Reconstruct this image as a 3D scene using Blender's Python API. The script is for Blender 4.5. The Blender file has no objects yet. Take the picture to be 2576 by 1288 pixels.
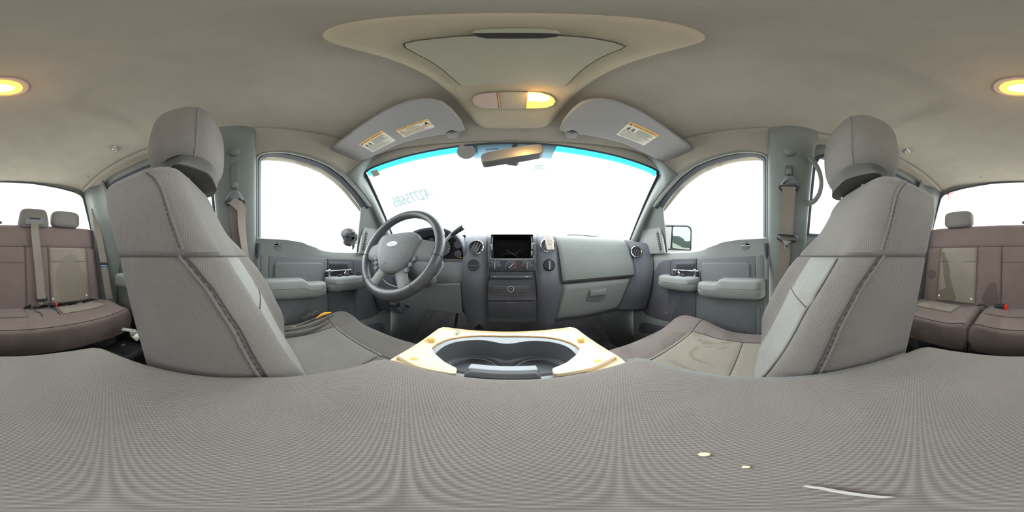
import bpy, math, random
from mathutils import Vector, Matrix, noise
random.seed(7)
PI = math.pi
V = Vector
C = bpy.context.scene.collection

# ------------------------------------------------------------------ camera, sky, exposure
cam_data = bpy.data.cameras.new('camera')
cam = bpy.data.objects.new('camera', cam_data)
C.objects.link(cam)
cam.location = (0, 0, 0)
cam.rotation_euler = (PI / 2, 0, 0)
cam_data.type = 'PANO'
try:
    cam_data.panorama_type = 'EQUIRECTANGULAR'
except Exception:
    pass
try:
    cam_data.cycles.panorama_type = 'EQUIRECTANGULAR'
except Exception:
    pass
cam_data.clip_start = 0.005
cam_data.clip_end = 300
bpy.context.scene.camera = cam

world = bpy.data.worlds.new('overcast')
bpy.context.scene.world = world
world.use_nodes = True
wn = world.node_tree
bg = wn.nodes['Background']
bg.inputs[0].default_value = (0.93, 0.97, 1.0, 1)
bg.inputs[1].default_value = 6.5
scn = bpy.context.scene
scn.view_settings.view_transform = 'Standard'
scn.view_settings.look = 'None'
scn.view_settings.exposure = 0.2
scn.view_settings.gamma = 1
scn.view_settings.use_curve_mapping = False
scn.cycles.max_bounces = 10
scn.cycles.diffuse_bounces = 6
scn.cycles.transparent_max_bounces = 16
scn.cycles.caustics_reflective = False
scn.cycles.caustics_refractive = False


# ------------------------------------------------------------------ materials
def new_mat(name):
    m = bpy.data.materials.new(name)
    m.use_nodes = True
    return m, m.node_tree.nodes, m.node_tree.links, m.node_tree.nodes['Principled BSDF']


def lin(c):
    return tuple(((v / 255) / 12.92 if v / 255 <= .04045 else ((v / 255 + .055) / 1.055) ** 2.4) for v in c) + (1,)


def plastic(name, rgb, rough=.55, grain=.25, scale=900, metallic=0, spec=.4, mottle=.0):
    m, N, L, p = new_mat(name)
    p.inputs['Base Color'].default_value = lin(rgb)
    p.inputs['Roughness'].default_value = rough
    p.inputs['Metallic'].default_value = metallic
    p.inputs['Specular IOR Level'].default_value = spec
    tc = N.new('ShaderNodeTexCoord')
    if grain:
        t = N.new('ShaderNodeTexNoise'); t.inputs['Scale'].default_value = scale
        b = N.new('ShaderNodeBump'); b.inputs['Strength'].default_value = grain
        b.inputs['Distance'].default_value = .0006
        L.new(tc.outputs['Object'], t.inputs['Vector'])
        L.new(t.outputs['Fac'], b.inputs['Height']); L.new(b.outputs['Normal'], p.inputs['Normal'])
    if mottle:
        t2 = N.new('ShaderNodeTexNoise'); t2.inputs['Scale'].default_value = 14
        t2.inputs['Detail'].default_value = 6
        r = N.new('ShaderNodeMapRange'); r.inputs[1].default_value = .35; r.inputs[2].default_value = .7
        r.inputs[3].default_value = 1 - mottle; r.inputs[4].default_value = 1 + mottle * .5
        mx = N.new('ShaderNodeVectorMath'); mx.operation = 'SCALE'
        mx.inputs[0].default_value = lin(rgb)[:3]
        L.new(tc.outputs['Object'], t2.inputs['Vector']); L.new(t2.outputs['Fac'], r.inputs[0])
        L.new(r.outputs[0], mx.inputs['Scale']); L.new(mx.outputs[0], p.inputs['Base Color'])
    return m


def fabric(name, rgb, p1=.0036, p2=.0046, depth=.9, contrast=.28, stains=None, rib=False, sheen=.15, blobs=None, bcol=None, borg=(0, 0, 0)):
    """woven cloth: rows of small raised stitches laid out in the UV map, which is in metres"""
    m, N, L, p = new_mat(name)
    p.inputs['Roughness'].default_value = .95
    p.inputs['Specular IOR Level'].default_value = .15
    p.inputs['Sheen Weight'].default_value = sheen
    tc = N.new('ShaderNodeTexCoord'); sp = N.new('ShaderNodeSeparateXYZ')
    L.new(tc.outputs['UV'], sp.inputs[0])

    def M(op, a, b=None):
        n = N.new('ShaderNodeMath'); n.operation = op
        for i, v in enumerate((a, b)):
            if v is None: continue
            if isinstance(v, (int, float)): n.inputs[i].default_value = v
            else: L.new(v, n.inputs[i])
        return n.outputs[0]
    su = M('SINE', M('MULTIPLY', sp.outputs[0], 2 * PI / p1))
    sv = M('SINE', M('MULTIPLY', sp.outputs[1], 2 * PI / p2))
    h = su if rib else M('MULTIPLY', su, sv)
    n1 = N.new('ShaderNodeTexNoise'); n1.inputs['Scale'].default_value = 1400
    L.new(tc.outputs['Object'], n1.inputs['Vector'])
    hh = M('ADD', M('MULTIPLY', h, .5), M('MULTIPLY', n1.outputs['Fac'], .5))
    b = N.new('ShaderNodeBump'); b.inputs['Strength'].default_value = depth; b.inputs['Distance'].default_value = .0007
    L.new(hh, b.inputs['Height']); L.new(b.outputs['Normal'], p.inputs['Normal'])
    fac = M('ADD', 1.0, M('MULTIPLY', h, contrast))
    # soft soiling
    n2 = N.new('ShaderNodeTexNoise'); n2.inputs['Scale'].default_value = 7; n2.inputs['Detail'].default_value = 8
    n2.inputs['Roughness'].default_value = .6
    L.new(tc.outputs['Object'], n2.inputs['Vector'])
    r = N.new('ShaderNodeMapRange'); r.inputs[1].default_value = .3; r.inputs[2].default_value = .75
    r.inputs[3].default_value = .90; r.inputs[4].default_value = 1.08
    L.new(n2.outputs['Fac'], r.inputs[0])
    fac = M('MULTIPLY', fac, r.outputs[0])
    sc = N.new('ShaderNodeVectorMath'); sc.operation = 'SCALE'; sc.inputs[0].default_value = lin(rgb)[:3]
    L.new(fac, sc.inputs['Scale'])
    out = sc.outputs[0]
    if stains:
        n3 = N.new('ShaderNodeTexNoise'); n3.inputs['Scale'].default_value = stains[1]; n3.inputs['Detail'].default_value = 4
        n3.inputs['Distortion'].default_value = .6
        L.new(tc.outputs['Object'], n3.inputs['Vector'])
        r3 = N.new('ShaderNodeMapRange'); r3.inputs[1].default_value = .53; r3.inputs[2].default_value = .60
        r3.inputs[3].default_value = 0; r3.inputs[4].default_value = stains[2]
        L.new(n3.outputs['Fac'], r3.inputs[0])
        mx = N.new('ShaderNodeMix'); mx.data_type = 'RGBA'
        L.new(r3.outputs[0], mx.inputs[0]); L.new(out, mx.inputs[6]); mx.inputs[7].default_value = lin(stains[0])
        out = mx.outputs[2]
    if blobs:                                       # soaked-in marks with a shape of their own
        acc = None
        n4 = N.new('ShaderNodeTexNoise'); n4.inputs['Scale'].default_value = 28; n4.inputs['Detail'].default_value = 3
        L.new(tc.outputs['Object'], n4.inputs['Vector'])
        wob = M('MULTIPLY', M('SUBTRACT', n4.outputs['Fac'], .5), .9)
        for (x, y, z, r_) in blobs:
            d = N.new('ShaderNodeVectorMath'); d.operation = 'DISTANCE'
            L.new(tc.outputs['Object'], d.inputs[0]); d.inputs[1].default_value = (x - borg[0], y - borg[1], z - borg[2])
            v = M('MAXIMUM', M('SUBTRACT', 1.0, M('DIVIDE', d.outputs['Value'], r_ * 1.9)), 0.0)
            v = M('MULTIPLY', v, v)
            acc = v if acc is None else M('ADD', acc, v)
        acc = M('ADD', M('SUBTRACT', acc, .22), M('MULTIPLY', wob, .16))
        r5 = N.new('ShaderNodeMapRange'); r5.inputs[1].default_value = .0; r5.inputs[2].default_value = .08; r5.inputs[4].default_value = .8
        L.new(acc, r5.inputs[0])
        mx = N.new('ShaderNodeMix'); mx.data_type = 'RGBA'
        L.new(r5.outputs[0], mx.inputs[0]); L.new(out, mx.inputs[6]); mx.inputs[7].default_value = lin(bcol)
        out = mx.outputs[2]
    L.new(out, p.inputs['Base Color'])
    return m


def emit(name, rgb, s):
    m, N, L, p = new_mat(name)
    p.inputs['Base Color'].default_value = lin(rgb)
    p.inputs['Emission Color'].default_value = lin(rgb)
    p.inputs['Emission Strength'].default_value = s
    return m


def glass_mat(name, tint=(1, 1, 1), gloss=.05, grad=None):
    m, N, L, p = new_mat(name)
    N.remove(p)
    out = [n for n in N if n.type == 'OUTPUT_MATERIAL'][0]
    t = N.new('ShaderNodeBsdfTransparent'); t.inputs[0].default_value = tuple(tint) + (1,)
    g = N.new('ShaderNodeBsdfGlossy'); g.inputs['Roughness'].default_value = .02
    mx = N.new('ShaderNodeMixShader'); mx.inputs[0].default_value = gloss
    L.new(t.outputs[0], mx.inputs[1]); L.new(g.outputs[0], mx.inputs[2]); L.new(mx.outputs[0], out.inputs[0])
    if grad:
        tc = N.new('ShaderNodeTexCoord'); sp = N.new('ShaderNodeSeparateXYZ'); L.new(tc.outputs['UV'], sp.inputs[0])
        r = N.new('ShaderNodeMapRange'); r.inputs[1].default_value = grad[0]; r.inputs[2].default_value = grad[1]
        r.interpolation_type = 'SMOOTHSTEP'
        c = N.new('ShaderNodeMix'); c.data_type = 'RGBA'
        L.new(sp.outputs[1], r.inputs[0]); L.new(r.outputs[0], c.inputs[0])
        c.inputs[6].default_value = tuple(tint) + (1,); c.inputs[7].default_value = (1, 1, 1, 1)
        L.new(c.outputs[2], t.inputs[0])
    return m


def dots_mat(name, rgb, pitch, lo, hi):
    """ceramic print on glass: dots that thin out towards the lower edge (UV y)"""
    m, N, L, p = new_mat(name)
    out = [n for n in N if n.type == 'OUTPUT_MATERIAL'][0]
    p.inputs['Base Color'].default_value = lin(rgb); p.inputs['Roughness'].default_value = .6
    t = N.new('ShaderNodeBsdfTransparent'); t.inputs[0].default_value = (.075, .13, .15, 1)
    tc = N.new('ShaderNodeTexCoord'); sp = N.new('ShaderNodeSeparateXYZ'); L.new(tc.outputs['UV'], sp.inputs[0])

    def M(op, a, b=None):
        n = N.new('ShaderNodeMath'); n.operation = op
        for i, v in enumerate((a, b)):
            if v is None: continue
            if isinstance(v, (int, float)): n.inputs[i].default_value = v
            else: L.new(v, n.inputs[i])
        return n.outputs[0]
    a = M('SINE', M('MULTIPLY', M('ADD', sp.outputs[0], sp.outputs[1]), 2 * PI / pitch))
    b = M('SINE', M('MULTIPLY', M('SUBTRACT', sp.outputs[0], sp.outputs[1]), 2 * PI / pitch))
    s = M('MULTIPLY', M('ADD', a, b), .5)
    r = N.new('ShaderNodeMapRange'); r.inputs[1].default_value = lo; r.inputs[2].default_value = hi
    r.inputs[3].default_value = -.9; r.inputs[4].default_value = 1.0
    L.new(sp.outputs[1], r.inputs[0])
    f = M('GREATER_THAN', s, r.outputs[0])
    mx = N.new('ShaderNodeMixShader'); L.new(f, mx.inputs[0]); L.new(t.outputs[0], mx.inputs[1]); L.new(p.outputs[0], mx.inputs[2])
    L.new(mx.outputs[0], out.inputs[0])
    return m


MT = {}
MT['liner'] = plastic('headliner_cloth', (165, 159, 150), .95, .5, 700, spec=.1, mottle=.05)
MT['over'] = plastic('beige_plastic', (180, 171, 152), .7, .35, 900, spec=.25, mottle=.03)
MT['lid'] = plastic('grey_beige_lid', (168, 165, 150), .75, .35, 900, spec=.2, mottle=.03)
MT['visor'] = plastic('visor_vinyl', (160, 160, 161), .85, .5, 800, spec=.2)
MT['trim'] = plastic('grey_trim', (121, 126, 123), .6, .3, 1000, mottle=.04)
MT['trim_light'] = plastic('light_grey_trim', (136, 139, 137), .6, .3, 1000, mottle=.03)
MT['trim_mid'] = plastic('mid_grey_trim', (114, 117, 118), .65, .4, 1000, mottle=.04)
MT['trim_dark'] = plastic('dark_grey_trim', (92, 92, 98), .6, .4, 1000, mottle=.05)
MT['dash_strip'] = plastic('graphite_dash_trim', (98, 101, 108), .5, .3, 1100)  # strip, dash, stack, black and leather tones lifted to stand in for lens haze
MT['dash'] = plastic('grey_dash_vinyl', (122, 127, 128), .55, .5, 900)
MT['stack'] = plastic('dark_stack_plastic', (82, 82, 88), .45, .25, 1000)
MT['black'] = plastic('black_plastic', (48, 49, 53), .5, .3, 900)
MT['cavity'] = plastic('black_cavity', (22, 22, 24), .8, .3, 400, mottle=.4)
MT['rubber'] = plastic('black_rubber', (66, 70, 80), .6, .1, 600)
MT['leather'] = plastic('wheel_leather', (72, 73, 76), .35, .4, 700, spec=.6)
MT['chrome'] = plastic('chrome', (215, 218, 222), .12, 0, metallic=1)
MT['steel'] = plastic('dull_steel', (190, 190, 188), .35, .1, metallic=1)
MT['silver'] = plastic('silver_paint', (185, 186, 186), .4, .1)
MT['fabric'] = fabric('grey_seat_cloth', (122, 117, 112))
MT['fabric_arm'] = fabric('armrest_cloth', (130, 124, 119), .0040, .0052, depth=.9, contrast=.24)
MT['insert'] = fabric('light_seat_insert', (144, 143, 138), .0022, .003, depth=.4, contrast=.08, stains=((126, 120, 110), 9, .30))
MT['cushion'] = fabric('driver_cushion_cloth', (110, 106, 101), .0026, .0034, depth=.5, contrast=.12)
MT['cushion_rib'] = fabric('ribbed_cushion_cloth', (132, 129, 122), .0034, .003, depth=.9, contrast=.2, rib=True)
MT['cushion_p'] = fabric('passenger_cushion_cloth', (122, 112, 107), .0026, .0034, depth=.4, contrast=.08, stains=((104, 95, 89), 6, .6))
MT['cushion_pi'] = fabric('stained_cushion_insert', (144, 137, 125), .0026, .003, depth=.4, contrast=.08, stains=((112, 102, 89), 8, .75))
MT['rear'] = fabric('rear_seat_cloth', (118, 103, 98), .0026, .0034, depth=.35, contrast=.06)
MT['rear_stain'] = fabric('rear_cushion_cloth', (121, 106, 100), .0026, .0034, depth=.35, contrast=.06, stains=((105, 92, 86), 5, .6))
MT['rear_insert'] = fabric('rear_insert_cloth', (139, 129, 117), .0026, .0034, depth=.35, contrast=.07, stains=((108, 98, 87), 4.5, .8))
MT['seam'] = plastic('seam_shadow_thread', (74, 70, 68), .9, .3, 900)
MT['sleeve'] = fabric('worn_grey_sleeve', (95, 94, 91), .003, .003, depth=.3, contrast=.05)
MT['belt'] = fabric('belt_webbing', (138, 128, 119), .0016, .0020, depth=.4, contrast=.1)
MT['foam'] = plastic('cream_moulded_shell', (250, 232, 196), .6, .4, 300, mottle=.04)
MT['foam_tab'] = plastic('yellowed_tab', (232, 196, 118), .6, .3, 300, mottle=.1)
MT['foam_edge'] = plastic('dried_glue_edge', (205, 160, 105), .8, .5, 300, mottle=.15)
MT['foam_y'] = plastic('torn_yellow_foam', (255, 190, 70), .9, 1, 400)
MT['cup'] = plastic('cup_holder_plastic', (84, 86, 90), .4, .2, 500, mottle=.1)
MT['cup_rim'] = plastic('worn_grey_rim', (172, 178, 182), .5, .4, 300, mottle=.12)
MT['carpet'] = plastic('dark_carpet', (64, 62, 62), 1, 1, 300, spec=.05, mottle=.25)
MT['paper'] = plastic('label_paper', (232, 230, 220), .6, 0)
MT['orange'] = plastic('label_orange', (240, 192, 116), .6, 0)
MT['ink'] = plastic('label_ink', (62, 58, 56), .7, 0)
MT['ink_brown'] = plastic('label_brown_ink', (140, 96, 50), .7, 0)
MT['red'] = plastic('red_plastic', (226, 48, 28), .4, 0)
MT['redink'] = plastic('red_ink', (205, 60, 70), .6, 0)
MT['blueink'] = plastic('blue_ink', (120, 150, 185), .6, 0)
MT['white'] = plastic('white_plastic', (236, 236, 232), .45, 0)
MT['fluff'] = plastic('cream_fluff', (255, 248, 238), .95, 1, 300)
MT['fluff_p'] = plastic('pink_print', (214, 170, 152), .9, .2)
MT['body'] = plastic('cream_body_paint', (225, 214, 196), .3, 0)
MT['bag'] = plastic('wrapper', (180, 178, 170), .5, .6, 120)
MT['ground'] = plastic('pale_yard', (205, 200, 190), .95, .5, 3, mottle=.08)
MT['glass'] = glass_mat('window_glass', (.98, 1, .99), .04)
MT['tint'] = glass_mat('blue_tinted_glass', (.016, .19, .27), .03, grad=(.028, .062))
MT['decal'] = glass_mat('pale_green_marker', (.52, .66, .64), .0)
MT['sticker_film'] = glass_mat('grey_sticker_film', (.042, .043, .05), .02)
MT['decal_film'] = glass_mat('thin_marker_film', (.152, .168, .164), .0)
MT['frit'] = dots_mat('frit_dots', (74, 86, 98), .0042, .0, .085)
MT['mirror'] = plastic('mirror_glass', (104, 116, 110), .03, 0, metallic=1)  # darkened teal grey stands in for the truck side it would reflect
MT['mirror_in'] = plastic('inner_mirror_glass', (252, 248, 248), .42, 0, metallic=1)
MT['lamp'] = emit('lit_lamp', (255, 214, 130), 9)
MT['lamp_soft'] = emit('lit_lens', (255, 204, 84), 1.7)
MT['lamp_hot'] = emit('lit_bulb', (255, 236, 190), 25)
MT['lens'] = plastic('unlit_lens', (196, 176, 168), .2, .3, 250)
MT['tree'] = plastic('far_haze_trees', (118, 122, 122), .95, 0, spec=.0, mottle=.06)

# ------------------------------------------------------------------ pixel rays to real positions on real surfaces
IW, IH = 2576, 1288


def ray(px, py):
    lo = (px - IW / 2) / IW * 2 * PI
    la = (IH / 2 - py) / IH * PI
    return V((math.sin(lo) * math.cos(la), math.cos(lo) * math.cos(la), math.sin(la)))


def X(px, py, x):
    d = ray(px, py); return d * (x / d.x)


def Y(px, py, y):
    d = ray(px, py); return d * (y / d.y)


def Z(px, py, z):
    d = ray(px, py); return d * (z / d.z)


def PL(px, py, n, c):
    d = ray(px, py); return d * (c / d.dot(V(n)))


SC = .8038


def S(px, py, c=SC, s=1):          # tilted side plane of the cab, s = +1 passenger side, -1 driver side
    return PL(px, py, (s, 0, .36), c)


def side(z, c=SC):                 # x of the side plane at height z
    return c - .36 * z


def sm(t):
    t = max(0, min(1, t)); return t * t * (3 - 2 * t)


def zc(x, y):                      # underside of the headliner
    ax = abs(x)
    z = .575
    if ax > .40: z -= .05 * ((ax - .40) / .22) ** 2.5
    if y > .3: z -= .07 * ((y - .3) / .3) ** 2
    if y < -.6: z -= .075 * ((-y - .6) / .45) ** 2
    z += .012 * sm((ax - .165) / .035) * sm((.02 - y) / .05) * sm((y + .42) / .06) * sm((.47 - ax) / .06)
    return z


def CE(px, py, off=0):             # point of the headliner seen at a pixel, off metres below it
    d = ray(px, py)
    t = .55 / d.z
    for _ in range(40):
        p = d * t
        t = t * .5 + .5 * (zc(p.x, p.y) - off) / d.z
    return d * t


# ------------------------------------------------------------------ mesh tools
LOC = {}


class MB:
    def __init__(s):
        s.v = []; s.f = []; s.uv = []; s.mi = []; s.cur = 0

    def add(s, vs, fs, uvs=None):
        o = len(s.v)
        s.v += [V(p) for p in vs]
        for i, f in enumerate(fs):
            s.f.append([o + k for k in f])
            s.uv.append(uvs[i] if uvs else None)
            s.mi.append(s.cur)
        return s

    def rows(s, rows, closed=False, capA=False, capB=False, uv=True, flip=False):
        """skin between rows of points; UVs in metres along the surface"""
        n = len(rows[0]); m = len(rows)
        U = [[0] * (n + 1) for _ in range(m)]; W = [[0] * (n + 1) for _ in range(m)]
        for i in range(m):
            acc = 0
            for j in range(1, n + 1):
                acc += (V(rows[i][j % n]) - V(rows[i][j - 1])).length
                U[i][j] = acc
            mid = U[i][n - 1 if not closed else n] / 2
            for j in range(n + 1): U[i][j] -= mid
        acc = 0
        for i in range(1, m):
            dd = sum((V(rows[i][j]) - V(rows[i - 1][j])).length for j in range(n)) / n
            acc += dd
            for j in range(n + 1): W[i][j] = acc
        vs = [p for r in rows for p in r]; fs = []; us = []
        for i in range(m - 1):
            for j in range(n if closed else n - 1):
                k = (j + 1) % n
                f = [i * n + j, i * n + k, (i + 1) * n + k, (i + 1) * n + j]
                u = [(U[i][j], W[i][j]), (U[i][j + 1], W[i][j]), (U[i + 1][j + 1], W[i + 1][j]), (U[i + 1][j], W[i + 1][j])]
                if flip: f.reverse(); u.reverse()
                fs.append(f); us.append(u)
        if capA: fs.append(list(range(n))[::-1]); us.append(None)
        if capB: fs.append([(m - 1) * n + j for j in range(n)]); us.append(None)
        return s.add(vs, fs, us)

    def box(s, c, size, R=None, b=0):
        hx, hy, hz = [q / 2 for q in size]
        c = V(c)
        if b <= 0:
            pts = [V((x, y, z)) for x in (-hx, hx) for y in (-hy, hy) for z in (-hz, hz)]
            if R: pts = [R @ p for p in pts]
            return s.add([c + p for p in pts], [(0, 1, 3, 2), (4, 6, 7, 5), (0, 4, 5, 1), (2, 3, 7, 6), (0, 2, 6, 4), (1, 5, 7, 3)])
        b = min(b, hx * .98, hy * .98, hz * .98)
        rws = []
        prof = []
        n = 4
        for k in range(n + 1):
            a = -PI / 2 + k * PI / 2 / n
            prof.append((-(hz - b) + b * math.sin(a), b * math.cos(a)))
        for k in range(n + 1):
            a = k * PI / 2 / n
            prof.append(((hz - b) + b * math.sin(a), b * math.cos(a)))
        for (z, e) in prof:
            r = []
            for cx, cy, a0 in ((1, 1, 0), (-1, 1, 1), (-1, -1, 2), (1, -1, 3)):
                for k in range(n + 1):
                    a = a0 * PI / 2 + k * PI / 2 / n
                    p = V((cx * (hx - b) + e * math.cos(a), cy * (hy - b) + e * math.sin(a), z))
                    r.append(c + (R @ p if R else p))
            rws.append(r)
        return s.rows(rws, closed=True, capA=True, capB=True)

    def tube(s, path, r, n=10, cap=True, flat=1, closed=False):
        path = [V(p) for p in path]
        m = len(path); rws = []
        up = V((0, 0, 1))
        prev = None
        for i, p in enumerate(path):
            a = path[(i - 1) % m] if (closed or i > 0) else path[0]
            b = path[(i + 1) % m] if (closed or i < m - 1) else path[-1]
            t = (b - a).normalized()
            if prev is None:
                q = t.orthogonal().normalized()
                if abs(t.dot(up)) < .95: q = t.cross(up).normalized()
            else:
                q = (prev - t * prev.dot(t)).normalized()
            prev = q
            w = t.cross(q)
            rr = r[i] if isinstance(r, (list, tuple)) else r
            rws.append([p + q * math.cos(2 * PI * k / n) * rr + w * math.sin(2 * PI * k / n) * rr * flat for k in range(n)])
        if closed: rws.append(rws[0])
        return s.rows(rws, closed=True, capA=cap and not closed, capB=cap and not closed)

    def lathe(s, c, axis, prof, n=24, capA=True, capB=True):
        """prof: (radius, distance along axis)"""
        c = V(c); ax = V(axis).normalized(); q = ax.orthogonal().normalized(); w = ax.cross(q)
        rws = [[c + ax * h + (q * math.cos(2 * PI * k / n) + w * math.sin(2 * PI * k / n)) * r for k in range(n)] for r, h in prof]
        return s.rows(rws, closed=True, capA=capA, capB=capB)

    def slab(s, pts, nrm, h, b=.002, base=.004):
        """panel of outline pts, standing h proud along nrm with a rounded edge b"""
        nrm = V(nrm).normalized(); pts = [V(p) for p in pts]
        b = min(b, h * .95)
        r0 = [p - nrm * base for p in pts]
        rws = [r0]
        for k in range(4):
            a = k * PI / 2 / 3
            rws.append([p + nrm * (h - b + b * math.sin(a)) for p in inset(pts, nrm, b * (1 - math.cos(a)))])
        return s.rows(rws, closed=True, capA=True, capB=True)

    def ribbon(s, path, wdir, w, th=.0012):
        rws = []
        path = [V(p) for p in path]
        for i, p in enumerate(path):
            t = (path[min(i + 1, len(path) - 1)] - path[max(i - 1, 0)]).normalized()
            d = V(wdir[i] if isinstance(wdir, list) else wdir); d = (d - t * d.dot(t)).normalized()
            n = t.cross(d) * th / 2
            h = d * w / 2
            rws.append([p - h + n, p + h + n, p + h - n, p - h - n])
        return s.rows(rws, closed=True, capA=True, capB=True)

    def build(s, name, mat, parent=None, smooth=True, solid=0, sub=0, label=None, cat=None, kind=None, group=None, origin=None, off=0, angle=40):
        if parent is None:
            if origin is None:
                lo = V([min(p[i] for p in s.v) for i in range(3)]); hi = V([max(p[i] for p in s.v) for i in range(3)])
                origin = V(((lo.x + hi.x) / 2, (lo.y + hi.y) / 2, lo.z))
            org = V(origin)
        else:
            org = LOC[parent]
        me = bpy.data.meshes.new(name)
        me.from_pydata([p - org for p in s.v], [], s.f)
        mats = mat if isinstance(mat, list) else [mat]
        for k in mats: me.materials.append(MT[k])
        ul = me.uv_layers.new(name='UVMap')
        for pi, pol in enumerate(me.polygons):
            u = s.uv[pi]
            pol.material_index = s.mi[pi]
            if u and len(u) == pol.loop_total:
                for k, li in enumerate(pol.loop_indices): ul.data[li].uv = u[k]
            else:
                nn = pol.normal; ax = max(range(3), key=lambda i: abs(nn[i]))
                for li in pol.loop_indices:
                    co = me.vertices[me.loops[li].vertex_index].co
                    ul.data[li].uv = [(co.y, co.z), (co.x, co.z), (co.x, co.y)][ax]
        if smooth:
            me.polygons.foreach_set('use_smooth', [True] * len(me.polygons))
        me.update()
        if smooth and angle:
            me.set_sharp_from_angle(angle=math.radians(angle))
        o = bpy.data.objects.new(name, me); C.objects.link(o)
        if parent is None:
            o.location = org
        else:
            o.parent = parent
        LOC[o] = org
        if solid:
            md = o.modifiers.new('solid', 'SOLIDIFY'); md.thickness = solid; md.offset = off
        if sub:
            md = o.modifiers.new('sub', 'SUBSURF'); md.levels = sub; md.render_levels = sub
        tag(o, label, cat, kind, group)
        return o


def tag(o, label=None, cat=None, kind=None, group=None):
    if label: o['label'] = label
    if cat: o['category'] = cat
    if kind: o['kind'] = kind
    if group: o['group'] = group
    return o


def top(name, label, cat, loc, kind=None, group=None):
    o = bpy.data.objects.new(name, None); C.objects.link(o)
    o.location = loc; LOC[o] = V(loc)
    o.empty_display_size = .02
    return tag(o, label, cat, kind, group)


def inset(pts, nrm, d):
    n = len(pts)
    area = V((0, 0, 0))
    for i in range(n): area += pts[i].cross(pts[(i + 1) % n])
    sgn = 1 if area.dot(nrm) > 0 else -1
    out = []
    for i in range(n):
        a = (pts[i] - pts[i - 1]); b = (pts[(i + 1) % n] - pts[i])
        if a.length < 1e-7: a = b
        if b.length < 1e-7: b = a
        na = nrm.cross(a).normalized() * sgn; nb = nrm.cross(b).normalized() * sgn
        m = (na + nb)
        if m.length < 1e-6: out.append(pts[i]); continue
        m.normalize(); k = d / max(.4, m.dot(na))
        out.append(pts[i] + m * k)
    return out


def rounded(pts, r, n=4):
    pts = [V(p) for p in pts]; m = len(pts); out = []
    for i in range(m):
        rr = r[i] if isinstance(r, (list, tuple)) else r
        p = pts[i]; a = pts[i - 1] - p; b = pts[(i + 1) % m] - p
        ra = min(rr, a.length * .48); rb = min(rr, b.length * .48)
        A = p + a.normalized() * ra; B = p + b.normalized() * rb
        for k in range(n + 1):
            t = k / n
            out.append(A * (1 - t) ** 2 + p * 2 * t * (1 - t) + B * t * t)
    return out


def resample(pts, n, closed=False):
    pts = [V(p) for p in pts]
    if closed: pts = pts + [pts[0]]
    L = [0]
    for i in range(1, len(pts)): L.append(L[-1] + (pts[i] - pts[i - 1]).length)
    out = []
    for k in range(n):
        t = L[-1] * k / (n if closed else n - 1)
        i = 1
        while i < len(L) - 1 and L[i] < t: i += 1
        f = (t - L[i - 1]) / max(1e-9, L[i] - L[i - 1])
        out.append(pts[i - 1].lerp(pts[i], max(0, min(1, f))))
    return out


def spline(pts, n):
    """Catmull-Rom through pts, n samples"""
    pts = [V(p) for p in pts]; m = len(pts) - 1; out = []
    for k in range(n):
        t = k / (n - 1) * m; i = min(int(t), m - 1); f = t - i
        p0 = pts[max(i - 1, 0)]; p1 = pts[i]; p2 = pts[i + 1]; p3 = pts[min(i + 2, m)]
        out.append(.5 * ((2 * p1) + (p2 - p0) * f + (2 * p0 - 5 * p1 + 4 * p2 - p3) * f * f + (3 * p1 - p0 - 3 * p2 + p3) * f ** 3))
    return out


def lerp_rows(a, b, n, bulge=None):
    rws = []
    for k in range(n):
        t = k / (n - 1)
        r = [p.lerp(q, t) for p, q in zip(a, b)]
        if bulge: r = [p + V(bulge) * math.sin(PI * t) for p in r]
        rws.append(r)
    return rws


def mir(pts, s):
    return [V((p.x * s, p.y, p.z)) for p in pts]


def interp(tab, t):
    if t <= tab[0][0]: return tab[0][1]
    for (a, va), (b, vb) in zip(tab, tab[1:]):
        if t <= b: return va + (vb - va) * (t - a) / (b - a)
    return tab[-1][1]


def text(name, body, origin, xd, yd, size, mat, parent, extr=.0003, squash=1.0, label=None, align='LEFT', fit=None):
    cu = bpy.data.curves.new(name, 'FONT'); cu.body = body; cu.size = 1; cu.extrude = 0
    cu.align_x = align
    t = bpy.data.objects.new('tmp_text', cu)
    me = bpy.data.meshes.new_from_object(t)
    bpy.data.objects.remove(t)
    if fit: squash = fit / (max(v.co.x for v in me.vertices) * size)
    xd = V(xd).normalized(); yd = V(yd); yd = (yd - xd * yd.dot(xd)).normalized(); zd = xd.cross(yd)
    o0 = V(origin)
    mb = MB()
    vs = [o0 + xd * v.co.x * size * squash + yd * v.co.y * size for v in me.vertices]
    mb.add(vs, [list(p.vertices) for p in me.polygons])
    o = mb.build(name, mat, parent, smooth=False, label=label)
    bpy.data.meshes.remove(me)
    return o

# ================================================================== STRUCTURE
# yard outside (all but white in the overcast)
MB().add([(-60, -60, -1.28), (60, -60, -1.28), (60, 60, -1.28), (-60, 60, -1.28)], [(0, 1, 2, 3)]).build(
    'ground', 'ground', smooth=False, kind='structure', label='pale open yard outside the truck')

rws = []
for k in range(121):
    x = -48 + 96 * k / 120
    h = 6.3 + 1.6 * noise.noise(V((x * .11, 0, 0))) + .9 * noise.noise(V((x * .5, 3, 0))) + .5 * noise.noise(V((x * 1.7, 9, 0)))
    rws.append([V((x, -40 + 2 * math.sin(x * .2), z)) for z in (-1.3, h * .5, h)] + [V((x, -44, h * .8)), V((x, -46, -1.3))])
MB().rows(rws).build('treeline', 'tree', kind='stuff', cat='trees', label='faint pale treeline far behind the truck')

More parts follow.
